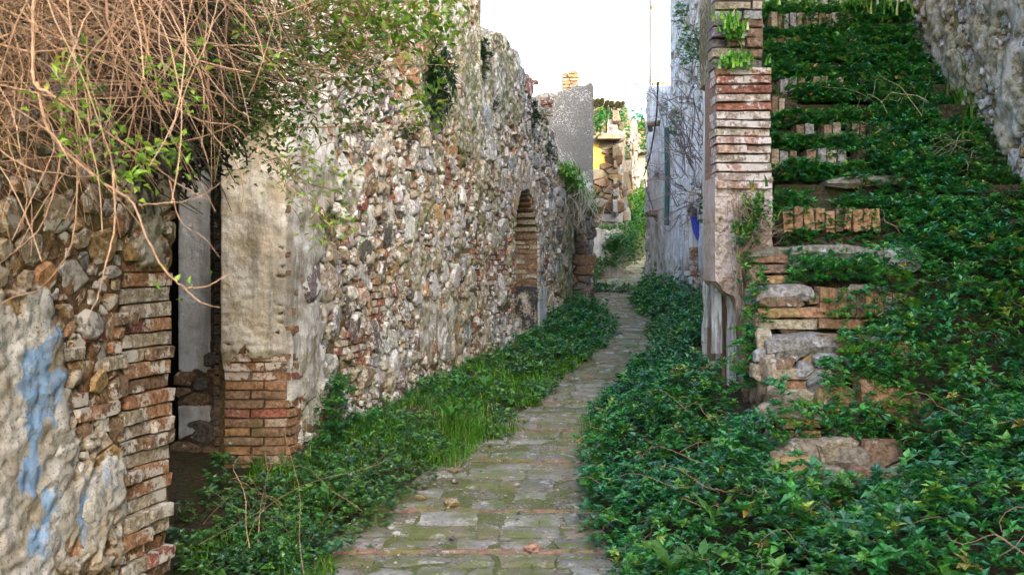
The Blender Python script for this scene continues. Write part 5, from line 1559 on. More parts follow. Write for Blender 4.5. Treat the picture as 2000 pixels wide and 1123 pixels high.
# --- grass and herbs left of the path
GR = (np.array([(.05, .16, .02), (.035, .12, .018), (.07, .20, .02), (.10, .22, .03), (.16, .20, .06)]), np.array([.35, .3, .2, .1, .05])); GR = (GR[0] * np.array([[1.9, 1.7, 1.3]]), GR[1])
HERB = (1.4 * np.array([(.045, .14, .025), (.03, .10, .03), (.08, .18, .03), (.03, .09, .045)]), np.array([.4, .3, .15, .15]))
def grass(xrg, yrg, dens, prob, h, surf, w=.0042, bend=1.15, gain=1.0):
    X, Y = scatter(xrg, yrg, dens, prob)
    P = np.stack([X, Y, surf(X, Y) - .02], -1)
    H = h * rng.uniform(.45, 1.25, len(X)) * (.6 + .8 * lumps(X, Y, 3, 12))
    V, F4, F3, T = grass_mesh(P, H, leaf_tints(len(X), *GR) * gain, bend, w)
    return V, [F4, F3], T
def gp(X, Y):
    e = xl(Y) - X + (lumps(X, Y, 3, 15) - .5) * .3
    wx = np.where(Y < 6.75, -1.9, -1.496 + (Y - 6.8) * .26)
    return ((X > wx) & (Y < 13.5)) * sstep(.0, .12, e) * sstep(.34, .5, lumps(X, Y, 2.2, 66)) * np.where(Y < 7.3, sstep(.42, .56, lumps(X, Y, 2.4, 67)), 1)
sl = lambda X, Y: bank_left(X, Y)
def gfar(X, Y): return ((X > 2.3) & (Y > 27) & (Y < 39)) * 1.0 * sstep(0, .3, np.abs(X - (xl(Y) + xr(Y)) / 2) - .8 * (Y < 30))
parts = [grass((-1.7, .5), (4.6, 8.6), 2600, gp, .15, sl), grass((-1.3, 1.6), (8.6, 13.5), 1700, gp, .13, sl, w=.007)]
veg('grass', parts, M['grass'], 'fresh green grass growing between the rubble wall and the path', 'grass')
parts = [grass((.3, .85), (7.6, 9.9), 1500, lambda X, Y: np.exp(-(((X - xr(Y) - .12) / .13) ** 2 + ((Y - 8.7) / .8) ** 2)), .22, lambda X, Y: s_right(X, Y) - .05, gain=1.5)]
veg('grass', parts, M['grass'], 'bright grass tuft at the right path edge against dark ivy', 'grass')
veg('grass', [grass((2.3, 7.0), (27.0, 39), 900, gfar, .3, ground_z, w=.02, gain=.42), grass((1.2, 2.7), (24.7, 26), 300, lambda X, Y: X > 0, .18, lambda X, Y: 0 * X + EYE[2] + .036 * 24.7, w=.015, gain=.6)], M['grass'], 'bright green grassy slope at the far end of the lane', 'grass')
# low herbs
def hp(X, Y):
    e = xl(Y) - X + (lumps(X, Y, 3, 25) - .5) * .3
    wx = np.where(Y < 6.75, -1.95, -1.496 + (Y - 6.8) * .26)
    return ((X > wx) & (Y < 13.5)) * sstep(-.02, .1, e) * sstep(.36, .52, lumps(X, Y, 2.6, 68))
def hfront(X, Y): return np.maximum(zoneL(X, Y, (-1.25, 5.35), (.35, .6)), zoneL(X, Y, (-.95, 6.3), (.35, .5))) * sstep(-.1, .1, xl(Y) - X) * (X > -1.62)
parts = [ivy_part((-1.95, .5), (4.6, 9.0), 520, lambda X, Y: sl(X, Y) + .06, hp, .042, thick=.08, amp=.08, k=5, tints=HERB, wr=.8),
         ivy_part((-1.3, 1.6), (9.0, 13.5), 520, lambda X, Y: sl(X, Y) + .07, hp, .055, thick=.1, amp=.1, k=5, tints=HERB, wr=.8),
         ivy_part((-1.65, -.4), (4.3, 7.2), 1500, lambda X, Y: sl(X, Y) + .14, hfront, .036, thick=.22, amp=.14, k=5, tints=HERB, wr=.95)]
veg('herbs', parts, M['leaf'], 'low leafy herbs on the verge by doorway and rubble wall', 'herbs')
# joints of the paving: moss tufts and tiny herbs
X, Y = scatter((-1, 3), (4.3, 15), 60, lambda X, Y: (X > xl(Y) - .1) & (X < xr(Y) + .1) & (lumps(X, Y, 3.5, 90) > .52))
P = np.stack([X, Y, g(Y) + .002], -1)
V, F, T = rosettes(P, .018 * rng.uniform(.5, 1.6, len(P)), leaf_tints(len(P), *HERB), 5)
veg('moss', [(V, F, T)], M['leaf'], 'tiny weeds sprouting in the paving joints', 'weeds')

# --- broad-leaved weeds: things with separate leaves
def weed(loc, n, L, label, tint=(.07, .17, .03), up=.7, wr=.36, group='broad-leaved weeds', az0=None, spread=6.28):
    r = root('broad_leaf_weed', loc, label, 'weed', group)
    for i in range(n):
        az = (az0 if az0 is not None else 0) + spread * (i + random.uniform(-.3, .3)) / n
        ln = L * random.uniform(.7, 1.15); el = up * random.uniform(.6, 1.25)
        S = 6; d = np.array([math.cos(az), math.sin(az), 0]); s = np.array([-math.sin(az), math.cos(az), 0])
        V = []
        for k in range(S):
            t = k / (S - 1); w = ln * wr * .5 * (math.sin(math.pi * min(1, (.1 + t * .93))) ** .8) * (0.35 + .65 * t if t < .5 else 1) + .001
            c = np.array(loc) + d * ln * t * math.cos(el * (1 - .55 * t)) + np.array([0, 0, 1]) * ln * (math.sin(el) * t - .38 * t * t * math.cos(el))
            wob = .012 * math.sin(t * 14 + i)
            V += [c - s * w + np.array([0, 0, .22 * w + wob]), c, c + s * w + np.array([0, 0, .22 * w - wob])]
        F = [(k * 3 + a, k * 3 + a + 1, (k + 1) * 3 + a + 1, (k + 1) * 3 + a) for k in range(S - 1) for a in (0, 1)]
        np_obj('leaf', np.array(V), [np.array(F)], M['shrub_leaf'], r, jit(tuple(1.5 * q for q in tint), .25), smooth=True)
def at(px, py, Y): return ((px - 1000) / FPX * Y, Y, EYE[2] + (HY - py) / FPX * Y)
weed(at(1310, 1110, 4.35), 7, .17, 'light green broad-leaved weed in the ivy at the bottom edge of the photo', (.07, .17, .035), 1.0)
weed(at(1370, 1105, 4.3), 6, .15, 'smaller broad weed beside the light green one in the front ivy', (.06, .15, .035), .9)
weed(at(1395, 1020, 4.55), 3, .16, 'thin upright weed blade rising from the front ivy', (.06, .17, .03), 1.35, .2)
weed(at(1775, 550, 5.95), 4, .20, 'large two-toned weed leaves beside the long stair slab', (.10, .20, .03), .9, .42, az0=1.8, spread=3.2)
weed(at(1640, 615, 5.75), 9, .10, 'star-shaped weed hanging on the orange riser bricks', (.08, .18, .03), .35, .25)
weed(at(1790, 615, 5.8), 4, .13, 'upright round-leaved weed right of the orange riser bricks', (.07, .17, .03), 1.3, .4)
weed(at(1572, 795, 5.25), 11, .10, 'bright serrated weed rosette on the small broken step', (.08, .20, .02), .6, .22)
weed(at(1665, 690, 5.5), 10, .10, 'yellow-green weed tuft in front of the grey step slab', (.10, .22, .02), .7, .22)
weed(at(1740, 650, 5.5), 3, .12, 'sprawling weed at the right end of the grey slab', (.10, .2, .03), .4, .3)
weed(at(1855, 345, 7.4), 4, .10, 'round yellow-green weed leaf near the right wall', (.12, .24, .03), .6, .6)
weed(at(880, 815, 8.0), 7, .17, 'broad dock leaves in the grass below the rubble wall', (.05, .15, .03), .9, .42)
weed(at(815, 895, 7.3), 5, .14, 'pair of broad glossy leaves near the path edge', (.05, .15, .04), .8, .42)
weed(at(950, 760, 9.2), 6, .17, 'leafy dock by the foot of the arched niche', (.05, .15, .03), .9, .4)
weed(at(1235, 765, 9.6), 5, .17, 'dark glossy broad leaves at the narrow right path edge', (.035, .11, .04), .7, .45)
weed(at(1228, 790, 9.3), 3, .12, 'single upright oval leaf above the bright grass tuft', (.08, .2, .03), 1.3, .5)
weed(at(760, 960, 6.5), 6, .12, 'grey-green weed rosette among the verge herbs', (.04, .13, .05), .5, .3)
weed(at(640, 985, 6.0), 6, .15, 'tall leafy weed in front of the corner pillar', (.045, .14, .035), 1.0, .3)
weed(at(1445, 640, 6.2), 4, .12, 'pale green leaf sprig hanging in front of the grey planks', (.10, .22, .02), .1, .45)

c_ = [shrubby(at(1205, 478, 24.5), (.35, .3, .35), 260, .09), shrubby(at(1185, 512, 24.4), (.4, .2, .15), 140, .09), shrubby(at(1226, 486, 25.6), (.4, .4, .42), 320, .09), shrubby(at(1222, 455, 26.5), (.35, .5, .3), 200, .09)]
veg('ivy_bush', c_, M['leaf'], 'ivy bush climbing over the right end of the low retaining wall', 'bush', '')
# --- plants rooted in walls
def wall_plant(px, py, Y, r, n, label, size=.05, gain=1.0, kind='leafy', tint=None, blades=0, bh=.2, drop=0.0):
    c = at(px, py, Y)
    parts = []
    if n: parts.append(shrubby(c, r, n, size, gain, 5, tint))
    if blades:
        P = np.array(c) + rng.normal(size=(blades, 3)) * np.array(r) * .45
        V, F4, F3, T = grass_mesh(P, bh * rng.uniform(.5, 1.2, blades), leaf_tints(blades, *GR) * gain, 1.1, .006 + .0006 * Y)
        parts.append((V, [F4, F3], T))
    veg('wall_plant', parts, M['leaf'], label, 'plant', '', 'plants growing out of the walls')
DK = (np.array([(.018, .06, .02), (.025, .075, .025), (.012, .045, .018), (.03, .09, .02)]), np.array([.4, .3, .2, .1]))
def narrow_bush(px, py, Y, r, n, label):
    c = np.array(at(px, py, Y)); d = rng.normal(size=(n, 3)); d /= np.linalg.norm(d, axis=1, keepdims=True)
    P = c + d * (rng.random(n) ** .5)[:, None] * np.array(r)
    V, F, T = leaves_mesh(P, rng.uniform(0, 6.28, n), rng.uniform(-.9, 1.0, n), .13 * rng.uniform(.6, 1.2, n), .028 * np.ones(n), leaf_tints(n, *DK))
    veg('wall_plant', [(V, F, T)], M['leaf'], label, 'plant', '', 'plants growing out of the walls')
def wY(fr, px): return float(fr.p[1] + fr.d[1] * fr.hit(px, 0)[0])
narrow_bush(838, 160, wY(Cw, 838) - .1, (.26, .22, .42), 1100, 'large dark narrow-leaved plant high on the rubble wall')
wall_plant(940, 110, wY(Cw, 940) - .1, (.11, .14, .28), 130, 'dark plant hanging from the notch at the wall top', .06, .8, tint=DK)
wall_plant(965, 208, wY(Cw, 965) - .1, (.07, .07, .08), 26, 'tiny green sprig on the bare plaster patch', .05, .8, tint=DK)
wall_plant(1040, 225, wY(Cw, 1040) - .15, (.13, .15, .22), 110, 'dark plant at the shoulder of the rubble wall', .06, .85, tint=DK)
wall_plant(1070, 300, wY(Cw, 1070) - .15, (.1, .15, .15), 50, 'small plant above the grassy low wall', .06, .9, tint=DK)
wall_plant(790, 260, wY(Cw, 790) - .1, (.14, .14, .1), 70, 'small dark fern on the rubble wall below the narrow-leaved plant', .045, .8, tint=DK)
for (px, py, lab) in ((1100, 345, 'upper tuft of grass on the sloping wall top'), (1112, 372, 'middle tuft of grass on the sloping wall top'), (1132, 395, 'lower tuft of grass on the sloping wall top')):
    wall_plant(px, py - 6, wY(D, px) - .05, (.25, .5, .12), 90, lab, .07, 1.1, blades=600, bh=.10, tint=HERB)
wall_plant(1150, 410, wY(D, 1148) - .05, (.16, .35, .12), 70, 'ragged end tuft above the second doorway corner', .07, 1.0, blades=200, bh=.1, tint=HERB)
for (px, py, Y, r, n, lab) in ((1168, 240, 25.6, (.28, .3, .35), 110, 'bush under the tiled eave of the ruined house'), (1180, 222, 25.8, (.2, .2, .2), 50, 'sprig at the eave of the ruined house'),
        (1212, 228, 26.6, (.2, .4, .35), 90, 'plant on the corner top of the ruined house'), (1206, 262, 26.4, (.15, .2, .2), 40, 'plant beside the ledge of the ruined house'),
        (1220, 252, 27.8, (.2, .4, .4), 70, 'bush on the broken side wall of the ruin'), (1222, 302, 28.4, (.12, .2, .25), 30, 'tuft left of the tall arched opening'), (1203, 290, 26.1, (.1, .15, .15), 20, 'little tuft on the ruin corner'),
        (1243, 362, 33, (.25, .3, .3), 40, 'green bush right of the tall arched opening'), (1262, 284, 27, (.2, .3, .3), 50, 'hanging plant on the far edge of the white house'),
        (1268, 330, 23.5, (.1, .2, .2), 30, 'tuft under the brick quoin of the white house'), (1275, 190, 21.8, (.12, .2, .2), 45, 'plant on top of the far quoin')):
    wall_plant(px, py, Y, r, n, lab, .10, 1.0)
wall_plant(1242, 262, 36, (.5, .6, .9), 260, 'sunlit yellow-green bush far up the lane', .16, 2.2)
for (px, py, Y, r, n, lab) in ((1318, 245, 16.6, (.1, .3, .35), 90, 'plant at the top of the teal downpipe'), (1328, 30, 15.8, (.12, .2, .25), 50, 'upper plant on the white house near the sky'), (1336, 92, 15.4, (.12, .25, .3), 60, 'plant on the white house below the upper one'),
        (1362, 105, 13.7, (.14, .2, .45), 110, 'long hanging plant between white house and brick pier'), (1300, 212, 18.5, (.1, .2, .15), 26, 'sprig over the beam end'), (1372, 398, 13.6, (.05, .15, .3), 50, 'creeper on the right side of the blue niche')):
    wall_plant(px, py, Y - .25, r, n, lab, .075, 1.0)
wall_plant(1432, 62, 6.5, (.09, .08, .07), 30, 'grass tuft high on the brick pier', .035, 1.3, blades=120, bh=.10)
wall_plant(1437, 122, 6.45, (.13, .08, .05), 40, 'yellow-green grass tuft on the ledge of the brick pier', .035, 1.6, blades=130, bh=.07)
wall_plant(1462, 225, 6.5, (.05, .05, .06), 0, 'single leafy sprig in a pier joint', .03, 1.2, blades=12, bh=.1) if False else None
wall_plant(1475, 415, 6.38, (.12, .1, .14), 120, 'green weeds hanging over the foot of the brick pier', .035, 1.0, blades=70, bh=.09)
wall_plant(1460, 455, 6.3, (.10, .1, .1), 90, 'weeds over the left end of the long stair slab', .035, 1.0, blades=30, bh=.08)
wall_plant(1540, 15, 9.3, (.35, .25, .12), 150, 'bright weeds on the topmost landing', .05, 1.5, blades=100, bh=.1, tint=HERB)
wall_plant(1700, 30, 9.2, (.35, .25, .16), 200, 'weed thicket at the right of the top landing', .05, 1.2, blades=160, bh=.22, tint=HERB)
wall_plant(1895, 225, 8.0, (.14, .2, .28), 90, 'brownish fern clump at the foot of the rough right wall', .05, .8, blades=200, bh=.25)
wall_plant(1850, 320, 7.7, (.12, .2, .12), 60, 'dry grass clump by the rough right wall', .045, .9, blades=160, bh=.25)

# --- dry twigs
def arc_twigs(n, start, end, jitter, sag, S=10, wob=.04):
    t = np.linspace(0, 1, S)[None, :, None]
    A_ = np.array(start)[None] + rng.normal(size=(n, 3)) * np.array(jitter); B_ = np.array(end)[None] + rng.normal(size=(n, 3)) * np.array(jitter) * 1.6
    P = A_[:, None] * (1 - t) + B_[:, None] * t
    sg = rng.normal(sag, abs(sag) * .6 + .01, n)
    P[:, :, 2] -= (sg[:, None] * 4 * (t[..., 0] * (1 - t[..., 0])))
    ph = rng.uniform(0, 6.28, (n, 1, 3)); P = P + np.sin(t * 9 + ph) * wob * t
    return P
def twig_obj(name, P, r0, r1, col, label=None, cat=None, parent=None, kind='stuff', group=None, sides=3, spread=.3):
    n = len(P); V, F = tubes(P, np.full(n, r0) * rng.uniform(.6, 1.2, n), np.full(n, r1), sides)
    T = np.repeat(np.array(col)[None] * rng.uniform(1 - spread, 1 + spread, (n, 1)), P.shape[1] * sides, axis=0)
    o = np_obj(name, V, [F], M['twig'], parent, T)
    if kind: o['kind'] = kind
    if label: tag(o, label, cat, group)
    return o
# bare bush hanging on the right between pier and white house
base = np.array([1.98, 10.6, 2.75])
ends = []
Pb = []
for k in range(60):
    b = base + np.array([rng.uniform(-.12, .05), rng.uniform(-.3, 1.2), rng.uniform(-.6, .9)])
    e = b + np.array([rng.uniform(-.75, .0), rng.uniform(-.8, .6), rng.uniform(-.3, .75)]) * rng.uniform(.5, 1.1)
    Pb.append(arc_twigs(2, b, e, (.02, .05, .03), rng.uniform(-.12, .15), wob=.04))
tw_ = np.concatenate(Pb)
twig_obj('bare_bush', tw_, .007, .0025, (.24, .19, .20), 'bare greyish twiggy bush hanging between brick pier and white house', 'bush', kind=None)
P = arc_twigs(24, (1.42, 6.36, 1.62), (1.60, 6.15, 1.75), (.03, .03, .03), -.05, wob=.02)
P2 = arc_twigs(22, (1.50, 6.4, 1.75), (1.38, 6.2, 1.95), (.03, .03, .05), -.03, wob=.02)
P3 = arc_twigs(8, (1.38, 6.35, 1.95), (1.42, 6.25, 1.0), (.02, .02, .02), .02, wob=.03)
twig_obj('dry_stems', np.concatenate([P, P2, P3]), .004, .0015, (.34, .24, .17), 'tangle of dry stems at the foot of the brick pier', 'dry plant', kind=None)
P = arc_twigs(26, (3.42, 7.6, 2.35), (2.95, 7.0, 2.2), (.06, .08, .06), -.06, wob=.03)
twig_obj('dry_stems', P, .004, .0015, (.40, .30, .22), 'dry straw-coloured stems sticking out by the rough right wall', 'dry plant', kind=None)
P = arc_twigs(14, (2.9, 7.6, 2.72), (2.7, 7.4, 2.85), (.13, .15, .05), -.04, wob=.02)
twig_obj('dry_stems', P, .003, .001, (.42, .33, .22), 'thin dry grass stalks in the stair ivy', 'dry plant', kind=None)
P = arc_twigs(70, (1.02, 15.9, 2.72), (1.02, 15.7, 2.25), (.16, .35, .1), .02, wob=.04)
twig_obj('dry_stems', P, .006, .002, (.42, .38, .30), 'dry pale stems hanging from the grassy wall top', 'dry plant', kind=None)
Xr, Yr = scatter((.5, 3.2), (3.6, 7), 14, lambda X, Y: p_right(X, Y))
Pr = []
for x_, y_ in zip(Xr, Yr):
    z_ = float(s_right(np.array([x_]), np.array([y_]))[0]); a_ = rng.uniform(0, 6.28); l_ = rng.uniform(.15, .5)
    Pr.append(arc_twigs(1, (x_, y_, z_ + .0), (x_ + math.cos(a_) * l_, y_ + math.sin(a_) * l_ * .5, z_ + rng.uniform(0, .14)), (.005, .005, .005), -.03, wob=.03))
twig_obj('dry_stems', np.concatenate(Pr), .0028, .0012, (.26, .15, .10), 'thin reddish runners lying across the right-hand ivy bank', 'dry plant')
P = arc_twigs(14, (-1.25, 5.4, .15), (-1.1, 5.2, .55), (.2, .3, .08), -.02, wob=.03)
twig_obj('dry_stems', P, .003, .0012, (.35, .24, .15), 'thin dry stalks among the front left herbs', 'dry plant', kind=None)

# --- loose stones on the path
def pebble(px, py, r, col, label):
    Y = 5.5
    for _ in range(12):
        Y = 2000 * (EYE[2] - float(g(Y)) - .01) / (py - HY)
    X = (px - 1000) / FPX * Y
    d = []
    for a in range(8):
        for e in (-.6, .25, .9): d.append((math.cos(a * .785) * math.cos(e), math.sin(a * .785) * math.cos(e), math.sin(e)))
    d.append((0, 0, 1))
    V = np.array(d) * (np.array([r * 1.25, r, r * .62]) * np.random.uniform(.8, 1.15, (len(d), 1)))
    V += np.array([X, Y, float(g(Y)) + r * .32])
    F4 = [(a * 3 + q, ((a + 1) % 8) * 3 + q, ((a + 1) % 8) * 3 + q + 1, a * 3 + q + 1) for a in range(8) for q in (0, 1)]
    F3 = [(a * 3 + 2, ((a + 1) % 8) * 3 + 2, 24) for a in range(8)]
    tag(np_obj('loose_stone', V, [np.array(F4), np.array(F3)], M['step'] if col[0] < .4 else M['brick'], None, col, center=(X, Y, float(g(Y)))), label, 'stone', 'loose stones on the path')
pebble(882, 982, .042, (.36, .24, .08), 'mossy ochre stone lying on the path beside the brick band')
pebble(1041, 1070, .042, (.52, .26, .18), 'pinkish broken brick piece lying just behind the front brick band')
pebble(818, 952, .05, (.10, .09, .06), 'dark stone at the left edge of the path')
pebble(822, 972, .035, (.28, .22, .06), 'yellowish stone touching the dark one at the verge')
pebble(770, 978, .03, (.40, .22, .12), 'small orange stone at the verge herbs')
pebble(888, 918, .035, (.32, .22, .11), 'flat tan stone at the grass edge further up')
pebble(888, 938, .025, (.13, .09, .07), 'small dark pebble below the flat tan stone')
pebble(776, 1040, .024, (.45, .45, .47), 'small grey pebble near the front left herbs')
pebble(764, 1028, .02, (.5, .48, .48), 'tiny pale pebble next to the small grey one')
pebble(883, 1048, .02, (.14, .12, .13), 'flat dark chip in the middle of the front slabs')
pebble(1010, 945, .02, (.5, .48, .48), 'pale chip near the centre joint')
pebble(1218, 662, .06, (.30, .29, .27), 'grey stone at the edge of the ivy hump')
X, Y = scatter((-1.2, 1.6), (4.6, 11), 110, lambda X, Y: (X > xl(Y) - .35) & (X < xr(Y) + .05) & (rng.random(len(X)) < .25 + .75 * np.exp(-((X - xl(Y)) / .18) ** 2)))
n = len(X); s = rng.uniform(.004, .012, n)
C0 = np.stack([X, Y, g(Y) + s * .6], -1)
octa = np.array([(1, 0, 0), (0, 1, 0), (-1, 0, 0), (0, -1, 0), (0, 0, .7), (0, 0, -.7)])
V = (C0[:, None] + octa[None] * s[:, None, None] * rng.uniform(.7, 1.3, (n, 6, 1))).reshape(-1, 3)
Fo = (np.array([(0, 1, 4), (1, 2, 4), (2, 3, 4), (3, 0, 4), (1, 0, 5), (2, 1, 5), (3, 2, 5), (0, 3, 5)])[None] + (np.arange(n) * 6)[:, None, None]).reshape(-1, 3)
T = np.repeat(np.array([(.35, .3, .25)]) * rng.uniform(.4, 1.7, (n, 1)), 6, axis=0)
Xd, Yd = scatter((-1, 2), (4.6, 12), 260, lambda X, Y: np.exp(-((X - xr(Y) + .04) / .09) ** 2) * .8 + np.exp(-((X - xl(Y) - .03) / .1) ** 2) * .4 + .02)
nd = len(Xd)
Vd, Fd, Td = leaves_mesh(np.stack([Xd, Yd, g(Yd) + .012], -1), rng.uniform(0, 6.28, nd), rng.uniform(-.1, .3, nd), rng.uniform(.015, .04, nd), rng.uniform(.01, .022, nd), np.array([(.20, .09, .05)]) * rng.uniform(.4, 1.5, (nd, 1)) + np.array([(.05, .03, .02)]) * rng.random((nd, 1)))
veg('leaf_litter', [(Vd, Fd, Td)], M['twig'], 'brown dead leaves and litter along both path edges', 'dead leaves')
tag(np_obj('gravel', V, [Fo], M['twig'], None, T), 'fine grit and chips scattered over the path', 'gravel', None, 'stuff')

# ================================================================== OVERHANGING SHRUB
sh = root('overhanging_shrub', (-1.9, 3.9, 2.5), 'large half-dead shrub with bare orange twigs hanging over the wall', 'shrub')
def hang(n, x, y, z, L, dirx, S=14, grav=1.0, up=.2):
    """twigs growing out and bending down"""
    P = np.zeros((n, S, 3)); P[:, 0] = np.stack([rng.uniform(*x, n), rng.uniform(*y, n), rng.uniform(*z, n)], -1)
    d = np.stack([rng.normal(dirx, .55, n), rng.normal(-.12, .3, n), rng.normal(up, .5, n)], -1)
    d /= np.linalg.norm(d, axis=1, keepdims=True)
    ln = rng.uniform(*L, n) / (S - 1); cur = rng.normal(0, .11, (n, 3)); gv = rng.uniform(.02, .14, n) * grav
    for k in range(1, S):
        d = d + cur * .35 + rng.normal(0, .05, (n, 3)); d[:, 2] -= gv
        d /= np.linalg.norm(d, axis=1, keepdims=True)
        P[:, k] = P[:, k - 1] + d * ln[:, None]
    return P
def inzone(P, hard):
    """keep twigs inside the outline the shrub has from the lane"""
    px = 1000 + FPX * P[:, -1, 0] / P[:, -1, 1]; py = HY - FPX * (P[:, -1, 2] - EYE[2]) / P[:, -1, 1]
    lim = interp(px, [(-300, 620), (0, 600), (150, 540), (250, 500), (330, 440), (420, 400), (480, 330), (560, 250), (700, 170), (800, 80), (860, 20)])
    return (py < lim + rng.normal(-30, hard, len(px))) & (px < 620) & (P[:, :, 1].min(1) > 1.9) & (P[:, :, 1].max(1) < 6.4)
# wooden body: deep layers first, twigs tinted darker inward for the shade
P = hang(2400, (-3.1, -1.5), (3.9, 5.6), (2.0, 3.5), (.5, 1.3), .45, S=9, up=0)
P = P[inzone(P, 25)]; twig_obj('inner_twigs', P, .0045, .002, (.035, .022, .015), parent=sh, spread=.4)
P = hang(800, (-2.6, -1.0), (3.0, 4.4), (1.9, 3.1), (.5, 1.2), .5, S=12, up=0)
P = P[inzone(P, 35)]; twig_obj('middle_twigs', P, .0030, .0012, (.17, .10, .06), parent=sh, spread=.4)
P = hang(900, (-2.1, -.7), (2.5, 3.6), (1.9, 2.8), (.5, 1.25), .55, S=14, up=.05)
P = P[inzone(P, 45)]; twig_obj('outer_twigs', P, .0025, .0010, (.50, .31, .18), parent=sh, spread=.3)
# near-black thatch behind: shade put into the twig colour, hides the wall
us_ = np.linspace(-3.4, -1.35, 40); zs_ = np.linspace(1.75, 3.7, 40)
Ux, Zx = np.meshgrid(us_, zs_, indexing='ij')
nn = fbm(Ux * 6, Zx * 6, 3)
keep_edge = (Zx < 2.02 + .35 * fbm(Ux * 5, Ux * 0, 9) - .25)
Yx = 4.75 + (nn - .5) * .5 - .2 * np.sin((Zx - 1.7) * 1.2)
for a in (0, .28):
    pass
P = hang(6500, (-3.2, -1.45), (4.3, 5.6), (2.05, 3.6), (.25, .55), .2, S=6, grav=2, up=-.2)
P = P[inzone(P, 12)]; twig_obj('shade_thatch', P, .012, .006, (.018, .013, .01), parent=sh, spread=.4)
# big individual branches traced as they hang: (px, py, Y) points
def catmull(pts, m=8):
    p = [np.array(q, float) for q in pts]; p = [2 * p[0] - p[1]] + p + [2 * p[-1] - p[-2]]
    out = []
    for i in range(1, len(p) - 2):
        for t in np.linspace(0, 1, m, endpoint=False):
            out.append(.5 * ((2 * p[i]) + (-p[i - 1] + p[i + 1]) * t + (2 * p[i - 1] - 5 * p[i] + 4 * p[i + 1] - p[i + 2]) * t * t + (-p[i - 1] + 3 * p[i] - 3 * p[i + 1] + p[i + 2]) * t ** 3))
    out.append(p[-2]); return np.array(out)
BR = [([(68, -60, 2.6), (66, 60, 2.6), (72, 160, 2.6), (105, 185, 2.6), (160, 225, 2.65), (215, 262, 2.7), (265, 300, 2.7), (330, 350, 2.75), (400, 395, 2.8)], .0065),
      ([(72, 160, 2.6), (80, 225, 2.6), (120, 290, 2.62), (180, 345, 2.65), (240, 382, 2.65), (268, 400, 2.65), (290, 460, 2.6), (320, 525, 2.6), (360, 562, 2.6), (410, 560, 2.65), (450, 540, 2.7)], .006),
      ([(205, -60, 2.7), (210, 30, 2.7), (232, 100, 2.7), (260, 160, 2.75), (300, 205, 2.8), (325, 220, 2.8)], .0055),
      ([(120, 200, 2.7), (118, 300, 2.7), (95, 400, 2.7), (60, 460, 2.72), (10, 500, 2.75), (-40, 540, 2.8)], .004),
      ([(140, -40, 2.9), (230, 20, 2.9), (330, 75, 2.9), (420, 85, 2.95), (480, 120, 3.0), (560, 130, 3.1)], .0055),
      ([(-30, 80, 2.8), (60, 95, 2.8), (150, 92, 2.8), (240, 95, 2.85), (310, 80, 2.9)], .004),
      ([(-40, 160, 2.8), (40, 175, 2.8), (120, 195, 2.8), (200, 196, 2.85), (300, 190, 2.9), (380, 180, 3.0)], .0032),
      ([(400, -40, 4.2), (440, 10, 4.2), (510, 34, 4.3), (580, 15, 4.4), (640, -10, 4.5)], .007),
      ([(-30, 270, 2.7), (50, 330, 2.7), (110, 345, 2.7), (180, 352, 2.75), (230, 330, 2.8)], .003),
      ([(222, 330, 2.6), (220, 430, 2.6), (212, 500, 2.6), (190, 580, 2.6), (172, 625, 2.6)], .0045),
      ([(150, 300, 2.7), (148, 420, 2.7), (130, 500, 2.7), (75, 560, 2.75), (20, 580, 2.8), (-30, 600, 2.8)], .0035),
      ([(320, 200, 3.0), (400, 240, 3.1), (460, 250, 3.2), (500, 290, 3.3), (530, 310, 3.3)], .0045),
      ([(400, 240, 3.3), (460, 320, 3.3), (474, 380, 3.3), (460, 450, 3.3)], .0035),
      ([(270, 400, 2.65), (340, 398, 2.7), (400, 385, 2.75), (470, 340, 2.8)], .003),
      ([(330, 350, 2.75), (350, 430, 2.7), (400, 470, 2.7), (430, 510, 2.7)], .0028),
      ([(530, 310, 3.4), (550, 350, 3.4), (600, 390, 3.4), (640, 430, 3.4), (690, 445, 3.4)], .0035),
      ([(440, 90, 4.5), (560, 110, 4.6), (660, 140, 4.7), (760, 125, 4.8), (880, 128, 5.0)], .007),
      ([(560, 100, 5.0), (700, 120, 5.0), (760, 165, 5.0), (800, 215, 5.0), (830, 240, 5.0)], .008),
      ([(500, 240, 4.8), (600, 250, 4.8), (700, 245, 4.9), (810, 240, 5.0)], .006),
      ([(360, 562, 2.6), (390, 590, 2.6), (430, 600, 2.62)], .003), ([(40, 20, 2.9), (100, 90, 2.9), (190, 120, 2.95), (280, 175, 3), (350, 260, 3.1)], .004),
      ([(20, 30, 3.0), (45, 150, 3.0), (20, 260, 3.0), (60, 380, 3.0), (45, 450, 3.0)], .004), ([(330, 20, 3.2), (380, 110, 3.2), (450, 200, 3.2), (500, 230, 3.3)], .005)]
brp = []
for pts, r in BR:
    p = catmull([at(*q) for q in pts]); brp.append(p)
    p = p + np.cumsum(rng.normal(0, .0012, p.shape), axis=0)
    r *= .72; V, F = tube(p, np.linspace(r, r * .3, len(p)) * (1 + .18 * np.sin(np.arange(len(p)) * 1.9)), 6)
    np_obj('branch', V, [F], M['twig'], sh, jit((.50, .31, .19), .25))
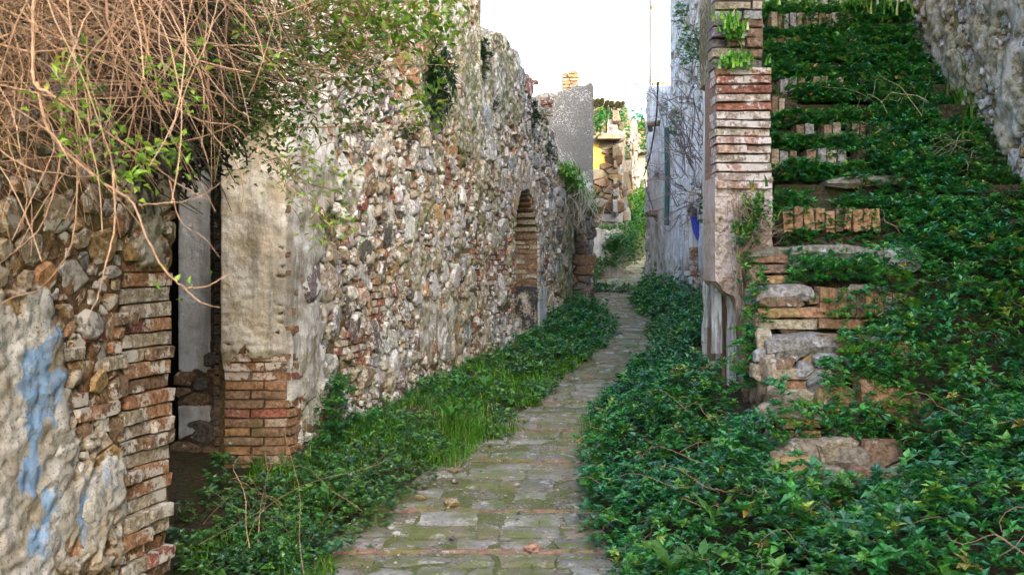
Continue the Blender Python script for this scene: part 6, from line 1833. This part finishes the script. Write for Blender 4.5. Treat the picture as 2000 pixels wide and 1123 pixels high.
# leaves: bright sprigs near the lane, olive mass further in
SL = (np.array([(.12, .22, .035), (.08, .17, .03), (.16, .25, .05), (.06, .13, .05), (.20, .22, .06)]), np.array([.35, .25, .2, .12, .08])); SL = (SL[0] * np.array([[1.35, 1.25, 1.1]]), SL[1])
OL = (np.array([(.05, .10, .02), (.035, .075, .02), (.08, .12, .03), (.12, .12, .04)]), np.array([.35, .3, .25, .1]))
def leafspray(pts, n, spread, size, tint, gain=1.0, wr=.42):
    P = []
    for (px, py, Y, k) in pts:
        c = np.array(at(px, py, Y)); P.append(c + rng.normal(size=(int(n * k), 3)) * spread)
    P = np.concatenate(P); m = len(P)
    return leaves_mesh(P, rng.uniform(0, 6.28, m), rng.uniform(-.5, 1.3, m), size * rng.uniform(.5, 1.15, m), size * wr * rng.uniform(.7, 1.2, m), leaf_tints(m, *tint) * gain, roll=rng.uniform(-1, 1, m))
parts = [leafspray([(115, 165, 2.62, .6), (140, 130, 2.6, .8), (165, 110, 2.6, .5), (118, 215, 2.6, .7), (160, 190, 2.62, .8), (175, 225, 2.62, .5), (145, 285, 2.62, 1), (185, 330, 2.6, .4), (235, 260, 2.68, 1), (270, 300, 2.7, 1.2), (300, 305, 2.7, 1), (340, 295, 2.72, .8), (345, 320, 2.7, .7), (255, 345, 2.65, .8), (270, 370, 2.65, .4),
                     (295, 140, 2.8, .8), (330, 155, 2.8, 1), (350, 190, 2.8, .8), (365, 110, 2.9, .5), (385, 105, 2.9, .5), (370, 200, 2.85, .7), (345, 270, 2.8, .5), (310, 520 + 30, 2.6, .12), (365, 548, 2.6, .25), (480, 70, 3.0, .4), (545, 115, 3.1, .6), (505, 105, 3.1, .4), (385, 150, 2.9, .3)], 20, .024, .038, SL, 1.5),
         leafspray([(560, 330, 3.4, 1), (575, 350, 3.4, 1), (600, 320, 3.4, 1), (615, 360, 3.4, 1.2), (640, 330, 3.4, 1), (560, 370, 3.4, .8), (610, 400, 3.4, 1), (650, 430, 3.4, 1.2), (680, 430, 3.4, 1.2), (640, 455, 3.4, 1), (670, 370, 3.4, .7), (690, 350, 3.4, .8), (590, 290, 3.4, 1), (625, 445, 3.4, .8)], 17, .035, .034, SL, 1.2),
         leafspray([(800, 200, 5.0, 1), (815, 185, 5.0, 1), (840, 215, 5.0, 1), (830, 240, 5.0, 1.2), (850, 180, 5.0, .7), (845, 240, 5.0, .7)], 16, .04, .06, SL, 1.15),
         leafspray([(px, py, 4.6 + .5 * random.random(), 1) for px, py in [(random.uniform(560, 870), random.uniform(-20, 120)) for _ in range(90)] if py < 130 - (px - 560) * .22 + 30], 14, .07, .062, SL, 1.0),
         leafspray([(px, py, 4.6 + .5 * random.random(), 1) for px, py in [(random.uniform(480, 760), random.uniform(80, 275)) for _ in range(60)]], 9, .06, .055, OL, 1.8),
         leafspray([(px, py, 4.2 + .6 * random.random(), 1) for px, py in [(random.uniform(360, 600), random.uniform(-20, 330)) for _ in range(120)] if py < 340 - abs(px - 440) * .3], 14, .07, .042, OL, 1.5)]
V = []; Fs = []; T = []; o = 0
for v, f, t in parts: V.append(v); Fs.append(f + o); T.append(t); o += len(v)
np_obj('leaves', np.concatenate(V), [np.concatenate(Fs)], M['shrub_leaf'], sh, np.concatenate(T), kind='stuff')
# fine twigs carrying the leafy part at the right
Pt = []
for k in range(420):
    px, py = random.uniform(400, 820), random.uniform(-40, 270)
    if py > 290 - (px - 400) * .35: continue
    s_ = np.array(at(px - random.uniform(30, 160), py - random.uniform(-40, 60), 4.6 + random.random() * .4)); e_ = np.array(at(px, py, 4.5 + random.random() * .5))
    Pt.append(arc_twigs(1, s_, e_, (.02, .03, .02), .03, S=8, wob=.03))
twig_obj('fine_twigs', np.concatenate(Pt), .004, .0015, (.34, .22, .12), parent=sh)
Pt = []
for k in range(60):
    px, py = random.uniform(560, 690), random.uniform(290, 450)
    s_ = np.array(at(545, 320, 3.4)) + rng.normal(size=3) * .03
    Pt.append(arc_twigs(1, s_, at(px, py, 3.4), (.01, .02, .01), -.01, S=8, wob=.02))
twig_obj('fine_twigs', np.concatenate(Pt)[:18], .0022, .001, (.30, .22, .12), parent=sh)
